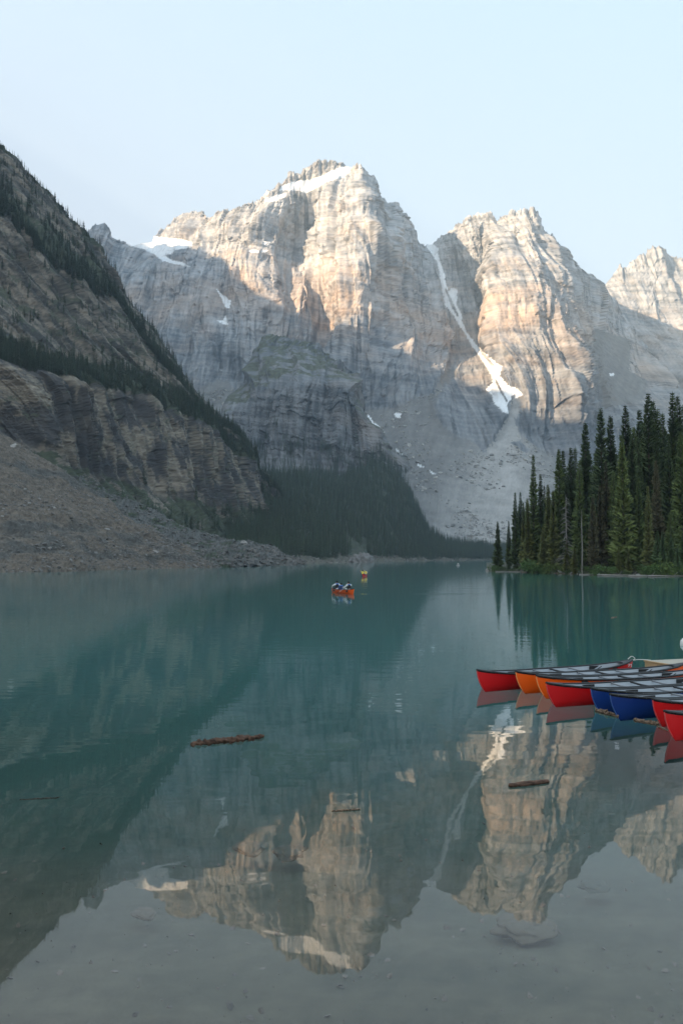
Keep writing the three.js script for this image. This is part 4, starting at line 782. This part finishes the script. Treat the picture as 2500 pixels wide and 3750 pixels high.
{ // white jug used as a buoy
  const p = onWater(2497, 2359), white = std({ color: rgb(0.82, 0.82, 0.8), roughness: 0.5 });
  const g = top(new THREE.Group(), 'buoy', 'white plastic jug floating as a buoy at the right edge above the dock', 'buoy');
  const body = new THREE.LatheGeometry([[0, -0.08], [0.09, -0.07], [0.1, 0.0], [0.1, 0.12], [0.085, 0.16], [0.035, 0.2], [0.032, 0.215]].map((q) => new THREE.Vector2(...q)), 20);
  part(body, white, 'bottle', g); const cap = part(new THREE.CylinderGeometry(0.037, 0.037, 0.03, 16), white, 'cap', g); cap.position.y = 0.225;
  const h = part(new THREE.TorusGeometry(0.045, 0.013, 8, 16), black, 'handle', g); h.position.set(0.09, 0.1, 0.04); g.position.copy(p); g.rotation.set(0.1, 0.4, -0.08);
}
// ---------------------------------------------------------------- floating wood
{
  const bark = [std({ color: rgb(0.085, 0.05, 0.036), roughness: 0.9, vertexColors: true }), std({ color: rgb(0.16, 0.115, 0.085), roughness: 0.95, vertexColors: true }), std({ color: rgb(0.05, 0.04, 0.035), roughness: 0.9, vertexColors: true })];
  const streak = (g, seed) => { const p = g.attributes.position, c = []; for (let i = 0; i < p.count; i++) { const k = clamp(1 + 0.9 * N3(p.getX(i) * 5, p.getY(i) * 60, p.getZ(i) * 60 + seed) + 0.5 * N3(p.getX(i) * 22, p.getY(i) * 90, seed), 0.25, 2.4); c.push(k * 1.05, k, k * 0.93); } g.setAttribute('color', new THREE.Float32BufferAttribute(c, 3)); return g; };
  const drift = (name, label, a, b, h, rad, mat, stubs, seed, wob = 1) => {
    const A = onWater(...a), B = onWater(...b), r = rng(seed), n = 44, L = A.distanceTo(B), pts = [], rr = [];
    for (let i = 0; i <= n; i++) { const t = i / n; pts.push([(t - 0.5) * L, h + 0.012 * wob * (r() - 0.5), 0.02 * wob * (r() - 0.5)]); rr.push(rad * (0.75 + 0.4 * Math.sin(Math.PI * (0.15 + 0.75 * t)) + 0.22 * wob * (r() - 0.5)) * (i === 0 || i === n ? 0.55 : 1)); }
    const g = top(new THREE.Group(), name, label, 'driftwood'), stem = limb(pts, rr, 12), p = stem.attributes.position;
    for (let i = 0; i < p.count; i++) { const x = p.getX(i), y = p.getY(i), z = p.getZ(i), k = 1 + 0.35 * wob * N3(x * 3, y * 30, z * 30 + seed); p.setXYZ(i, x, h + (y - h) * k, z * k); }
    stem.computeVertexNormals(); part(streak(stem, seed), mat, 'stem', g);
    for (const [t, l, up, out, rd] of stubs) { const x = (t - 0.5) * L; part(streak(limb([[x, h, 0], [x + l * 0.5, h + up * 0.6, out * 0.5], [x + l, h + up, out]], [rd, rd * 0.8, rd * 0.4], 7), seed + 3), mat, 'branch_stub', g); }
    g.position.set((A.x + B.x) / 2, 0, (A.z + B.z) / 2); g.rotation.y = Math.atan2(-(B.z - A.z), B.x - A.x);
    return g;
  };
  drift('floating_log', 'rough reddish brown log floating on the left part of the lake', [700, 2727], [966, 2699], 0.012, 0.048, bark[0], [[0.08, -0.14, 0.02, 0.02, 0.018], [0.48, 0.1, 0.05, 0.01, 0.02], [0.98, 0.03, 0.035, 0, 0.02], [0.3, -0.12, 0.045, 0.01, 0.022]], 3, 1.6);
  drift('floating_log', 'smooth dark log floating in the reflection of the sunlit peak', [1862, 2880], [2008, 2864], 0.015, 0.034, bark[0], [], 5, 0.5);
  drift('floating_stick', 'thin pale stick floating near the middle of the lake', [1216, 2971], [1318, 2965], 0.004, 0.011, bark[1], [[0.7, 0.06, 0.03, 0, 0.006]], 7);
  drift('floating_stick', 'long thin dark twig floating at the far left', [72, 2929], [216, 2922], 0.002, 0.007, bark[2], [[0.6, 0.1, 0.02, 0.01, 0.005], [0.9, 0.08, 0.015, 0, 0.006]], 8);
  drift('floating_stick', 'short stick floating before the reflection of the spruces', [2234, 2264], [2257, 2260], 0.01, 0.025, bark[1], [], 9);
  drift('floating_branch', 'knotted branch floating at the bow of the farther blue canoe', [2180, 2603], [2262, 2624], 0.012, 0.04, bark[1], [[0.1, -0.12, 0.05, 0, 0.03], [0.45, 0.1, 0.08, 0.03, 0.04], [0.6, 0.12, 0.05, 0.08, 0.03]], 11, 1.8);
  drift('floating_branch', 'bleached half-sunk branch floating below the nearer blue canoe', [2318, 2636], [2408, 2652], 0.0, 0.034, bark[1], [[0.95, 0.08, 0.03, 0.05, 0.045], [0.86, 0.06, 0.05, -0.05, 0.035]], 12, 1.6);
  drift('floating_branch', 'thin sunken branch floating before the nearest red canoe', [2405, 2660], [2455, 2678], -0.005, 0.018, bark[1], [[0.6, 0.05, 0.03, 0, 0.012]], 13, 1.4);
}
{ // stones on the bottom, seen through the shallows
  const mats = [std({ color: rgb(0.08, 0.074, 0.054), roughness: 1 }), std({ color: rgb(0.034, 0.048, 0.036), roughness: 1 })];
  const round = [1, 2, 3].map((k) => { const g = new THREE.SphereGeometry(0.5, 36, 24), p = g.attributes.position; for (let i = 0; i < p.count; i++) { const x = p.getX(i), y = p.getY(i), z = p.getZ(i), s = 1 + 0.28 * N3(x * 1.6 + k * 7, y * 1.6, z * 1.6) + 0.09 * N3(x * 5, y * 5, z * 5 + k); p.setXYZ(i, x * s, y * s, z * s); } g.computeVertexNormals(); return g; });
  [[1913, 3395, 0.55, 'large pale boulder lying under water in the reflected sky below the right peak', 0], [527, 3345, 0.24, 'pale boulder lying under water at the left of the reflected sky', 0], [1060, 3120, 0.42, 'dark sunken boulder under the reflection of the lit rock face', 1], [2170, 3245, 0.3, 'flat sunken boulder at the right, under the reflected sky', 1], [910, 3105, 0.4, 'brownish sunken boulder left of the dark sunken one', 1]].forEach(([px, py, w, l, m], k) => {
    const p = onWater(px, py, -0.42), b = top(new THREE.Mesh(round[k % 3], mats[m]), 'sunken_boulder', l, 'boulder'), dep = bedDepth(p.x, p.z);
    const q = onWater(px, py, -dep + 0.02); b.position.copy(q); b.scale.set(w * 1.3, w * 0.36, w * 1.1); b.rotation.set(0.1, k * 2, 0.05); b.castShadow = b.receiveShadow = true;
  });
  const r = rng(77), n = 1600, m = new THREE.InstancedMesh(stoneGeo[1], stoneMat, n), o = new THREE.Object3D(), c = new THREE.Color();
  for (let k = 0; k < n; k++) { const d = 6 + 16 * r() * r(), x = (r() - 0.5) * 0.85 * (d + 3), s = 0.012 + 0.05 * Math.pow(r(), 5); o.position.set(x, -bedDepth(x, -d) + 0.2 * s, -d); o.scale.set(s * (0.7 + r()), s * 0.6, s * (0.7 + r())); o.rotation.set(r(), r() * 6, r()); o.updateMatrix(); m.setMatrixAt(k, o.matrix); const t = 0.06 + 0.075 * r(); m.setColorAt(k, c.setRGB(t, t * 0.92, t * 0.78)); }
  m.receiveShadow = true; top(m, 'pebbles', 'pebbles on the lake bottom close to the shore', 'pebbles', null, 'stuff');
}
// ---------------------------------------------------------------- people on the lake
function figure(J, cloth) { // one continuous body from joints; J gives positions, facing +z, +x is the figure's left
  const bones = [], add = (a, b, ra, rb, c) => bones.push([a, b, ra, rb, c]);
  const mid = (a, b, t) => a.map((v, i) => lerp(v, b[i], t));
  add(J.pelvis, J.chest, 0.135, 0.15, 'top'); add([J.chest[0] - 0.08, J.chest[1] + 0.03, J.chest[2]], [J.chest[0] + 0.08, J.chest[1] + 0.03, J.chest[2]], 0.115, 0.115, 'top');
  add(J.chest, J.neck, 0.07, 0.055, 'skin'); add(J.neck, J.head, 0.055, 0.075, 'skin'); add(J.head, [J.head[0], J.head[1] + 0.045, J.head[2] - 0.01], 0.088, 0.092, 'skin');
  add([J.head[0], J.head[1] - 0.01, J.head[2] + 0.085], [J.head[0], J.head[1] - 0.035, J.head[2] + 0.105], 0.012, 0.016, 'skin');
  for (const s of [0, 1]) {
    const S = J.shoulder[s], E = J.elbow[s], W = J.wrist[s], H = J.hand[s];
    add(J.chest, S, 0.1, 0.075, 'top'); add(S, E, 0.068, 0.05, 'top'); add(E, W, 0.047, 0.034, 'top'); add(W, mid(W, H, 0.75), 0.03, 0.036, 'skin');
    add([J.head[0] + (s ? -1 : 1) * 0.092, J.head[1] + 0.005, J.head[2]], [J.head[0] + (s ? -1 : 1) * 0.094, J.head[1] + 0.03, J.head[2]], 0.014, 0.018, 'skin');
    for (let f = 0; f < 5; f++) { const o = (f - 2) * 0.017, b = [W[0] + (H[0] - W[0]) * 0.8, W[1] + (H[1] - W[1]) * 0.8 + o, W[2] + (H[2] - W[2]) * 0.8 + o * 0.3], t = f === 4 ? 0.7 : 1.25 - 0.08 * Math.abs(f - 1.5), e = [W[0] + (H[0] - W[0]) * t, W[1] + (H[1] - W[1]) * t + o * 1.1, W[2] + (H[2] - W[2]) * t + 0.02]; add(b, e, 0.011, 0.009, 'skin'); }
    const P = J.hip[s], K = J.knee[s], A = J.ankle[s]; add(P, K, 0.095, 0.065, 'legs'); add(K, A, 0.062, 0.042, 'legs'); add(A, [A[0], A[1] - 0.03, A[2] + 0.17], 0.042, 0.035, 'shoe');
  }
  const N = 62, mc = new MarchingCubes(N, new THREE.MeshStandardMaterial(), false, false, 60000), span = 0.82, c0 = [0, 0.55, 0.2];
  const dist = (p, [a, b, ra, rb]) => { const ab = [b[0] - a[0], b[1] - a[1], b[2] - a[2]], ap = [p[0] - a[0], p[1] - a[1], p[2] - a[2]], l = ab[0] ** 2 + ab[1] ** 2 + ab[2] ** 2 || 1e-9, t = clamp((ap[0] * ab[0] + ap[1] * ab[1] + ap[2] * ab[2]) / l); return Math.hypot(ap[0] - ab[0] * t, ap[1] - ab[1] * t, ap[2] - ab[2] * t) - lerp(ra, rb, t); };
  for (let z = 0; z < N; z++) for (let y = 0; y < N; y++) for (let x = 0; x < N; x++) {
    const p = [c0[0] + (x - N / 2) / (N / 2) * span, c0[1] + (y - N / 2) / (N / 2) * span, c0[2] + (z - N / 2) / (N / 2) * span];
    let d = 9; for (const b of bones) { const e = dist(p, b), h = clamp(0.5 + 0.5 * (d - e) / 0.03); d = lerp(d, e, h) - 0.03 * h * (1 - h); if (d > 8.5) d = e; }
    mc.field[x + y * N + z * N * N] = -d;
  }
  mc.isolation = 0; mc.update();
  const n = mc.count, pos = mc.positionArray.slice(0, n * 3), nor = mc.normalArray.slice(0, n * 3), col = new Float32Array(n * 3);
  for (let i = 0; i < n; i++) {
    const p = [0, 1, 2].map((k) => pos[i * 3 + k] * span + c0[k]); let best = 9, w = 'top'; for (const b of bones) { const e = dist(p, b); if (e < best) { best = e; w = b[4]; } }
    for (let k = 0; k < 3; k++) { pos[i * 3 + k] = p[k]; col[i * 3 + k] = cloth[w][k]; }
  }
  const g = new THREE.BufferGeometry(); g.setAttribute('position', new THREE.BufferAttribute(pos, 3)); g.setAttribute('normal', new THREE.BufferAttribute(nor, 3)); g.setAttribute('color', new THREE.BufferAttribute(col, 3));
  return g;
}
const sitting = (o = {}) => ({
  pelvis: [0, 0.3, 0], chest: [0, 0.62, 0.03], neck: [0, 0.79, 0.05], head: [0, 0.9, 0.07], shoulder: [[0.19, 0.7, 0.03], [-0.19, 0.7, 0.03]], elbow: [[0.27, 0.46, 0.16], [-0.27, 0.46, 0.16]], wrist: [[0.16, 0.4, 0.36], [-0.16, 0.4, 0.36]], hand: [[0.13, 0.4, 0.44], [-0.13, 0.4, 0.44]],
  hip: [[0.1, 0.28, 0.04], [-0.1, 0.28, 0.04]], knee: [[0.14, 0.36, 0.46], [-0.14, 0.36, 0.46]], ankle: [[0.13, 0.06, 0.62], [-0.13, 0.06, 0.62]], ...o,
});
const skin = [0.42, 0.27, 0.2], hairMat = std({ color: rgb(0.012, 0.011, 0.011), roughness: 0.7 }), cloths = std({ vertexColors: true, roughness: 0.85 });
function person(label, J, cloth, vest, collar, boat, z, scale = 1) {
  const g = top(new THREE.Group(), 'person', label, 'person');
  part(figure(J, cloth), cloths, 'body', g);
  const h = new THREE.SphereGeometry(0.108, 20, 14, 0, 6.2832, 0, 1.9); h.scale(1, 1.02, 1.08); h.rotateX(-0.35); h.translate(J.head[0], J.head[1] + 0.035, J.head[2] - 0.012); part(h, hairMat, 'hair', g);
  const v = new THREE.CapsuleGeometry(0.17, 0.2, 8, 20); v.scale(1.08, 1, 0.92); v.translate(0, 0.53, 0.015); part(v, vest, 'life_vest', g);
  if (collar) { const t = new THREE.TorusGeometry(0.105, 0.05, 10, 20); t.rotateX(Math.PI / 2 - 0.2); t.translate(0, 0.745, 0.03); part(t, collar, 'collar', g); }
  const q = new THREE.Vector3(0, 0.06, z).applyEuler(boat.rotation).add(boat.position); g.position.copy(q); g.rotation.copy(boat.rotation); g.scale.setScalar(scale * 1.08);
  return g;
}
function paddle(label, a, b, boat, mat) { // from grip a to blade tip b, in the boat's axes
  const A = new THREE.Vector3(...a).applyEuler(boat.rotation).add(boat.position), B = new THREE.Vector3(...b).applyEuler(boat.rotation).add(boat.position), L = A.distanceTo(B);
  const g = top(new THREE.Group(), 'paddle', label, 'paddle');
  part(limb([[0, 0, 0], [0, 0, L * 0.75]], [0.018, 0.018], 8), mat, 'shaft', g); const grip = new THREE.CylinderGeometry(0.02, 0.02, 0.12, 8); grip.rotateZ(Math.PI / 2); part(grip, mat, 'grip', g);
  const bl = new THREE.SphereGeometry(1, 16, 10); bl.scale(0.1, 0.02, 0.26); bl.translate(0, 0, L - 0.24); part(bl, black, 'blade', g);
  g.position.copy(A); g.lookAt(B);
  return g;
}
{
  const white = [0.75, 0.75, 0.76], navy = [0.03, 0.035, 0.05], dark = [0.02, 0.02, 0.022], blue = std({ color: rgb(0.09, 0.24, 0.62), roughness: 0.8 }), vestBlack = std({ color: rgb(0.02, 0.02, 0.023), roughness: 0.85 }), yellow = std({ color: rgb(0.85, 0.66, 0.07), roughness: 0.8 }), shaft = std({ color: rgb(0.72, 0.71, 0.68), roughness: 0.5 });
  const hd = new THREE.Vector2(-2.1, -4.75).normalize(), bow = [1.22 + hd.x * 5.45, -93 + hd.y * 5.45];
  const oc = makeCanoe('orange', 'orange canoe with three people paddling away, out on the lake', bow, [hd.x, hd.y]);
  person('person in white at the stern with a dark vest and blue collar, holding a paddle', sitting({ elbow: [[0.36, 0.52, 0.2], [-0.3, 0.66, 0.2]], wrist: [[0.4, 0.5, 0.42], [-0.06, 0.8, 0.36]], hand: [[0.42, 0.48, 0.5], [-0.03, 0.83, 0.43]] }), { top: white, skin, legs: [0.6, 0.58, 0.56], shoe: dark }, vestBlack, blue, oc, -1.55);
  person('person in white at the bow of the orange canoe with elbows out', sitting({ elbow: [[0.42, 0.6, 0.05], [-0.4, 0.56, 0.14]], wrist: [[0.4, 0.44, 0.26], [-0.52, 0.55, 0.34]], hand: [[0.4, 0.42, 0.34], [-0.55, 0.54, 0.42]] }), { top: white, skin, legs: navy, shoe: dark }, vestBlack, blue, oc, 1.35);
  person('small person in dark blue sitting low in the middle of the orange canoe', sitting(), { top: [0.04, 0.1, 0.3], skin, legs: navy, shoe: dark }, std({ color: rgb(0.03, 0.06, 0.16), roughness: 0.85 }), blue, oc, 0.3, 0.82);
  paddle('white paddle with a dark blade dipping in beside the orange canoe', [-0.05, 0.78, -1.1], [0.95, -0.12, -0.5], oc, shaft);
  const rp = onWater(1338, 2111), rh = new THREE.Vector2(0.15, -1).normalize();
  const rc = makeCanoe('red', 'small red canoe with two people in yellow vests farther out', [rp.x + rh.x * 2.7, rp.z + rh.y * 4.8], [rh.x, rh.y]);
  rc.position.x -= 0.1;
  const lifted = sitting({ elbow: [[0.34, 0.7, 0.16], [-0.34, 0.72, 0.16]], wrist: [[0.36, 0.9, 0.26], [-0.2, 1.0, 0.28]], hand: [[0.37, 0.97, 0.28], [-0.18, 1.07, 0.3]] });
  const p1 = person('person in a yellow vest raising a paddle at the left of the red canoe', lifted, { top: [0.5, 0.42, 0.1], skin, legs: navy, shoe: dark }, yellow, null, rc, -1.3), p2 = person('person in a pale top and yellow vest, right one in the red canoe', sitting(), { top: [0.6, 0.6, 0.58], skin, legs: navy, shoe: dark }, yellow, null, rc, 1.4);
  p1.position.x -= 0.22; p2.position.x += 0.02;
  paddle('pale paddle with a dark blade raised above the red canoe', [-0.55, 1.2, -1.0], [0.95, 0.82, -1.0], rc, shaft);
  const kp = onWater(1676, 2071), kc = canoe, g = top(new THREE.Group(), 'kayak', 'tiny white boat with one paddler near the head of the lake', 'kayak'), whiteHull = std({ color: rgb(0.7, 0.7, 0.7), roughness: 0.5 });
  part(kc.hull, whiteHull, 'hull', g); part(kc.inner, liner, 'lining', g); for (const e of kc.rails) part(e, whiteHull, 'gunwale', g); g.position.copy(kp); g.rotation.y = 0.25; g.scale.set(0.85, 0.7, 0.7);
  person('tiny person in white in the boat near the head of the lake', sitting(), { top: white, skin, legs: dark, shoe: dark }, std({ color: rgb(0.7, 0.7, 0.7), roughness: 0.8 }), null, { rotation: g.rotation, position: kp }, 0);
}
renderer.render(scene, camera);
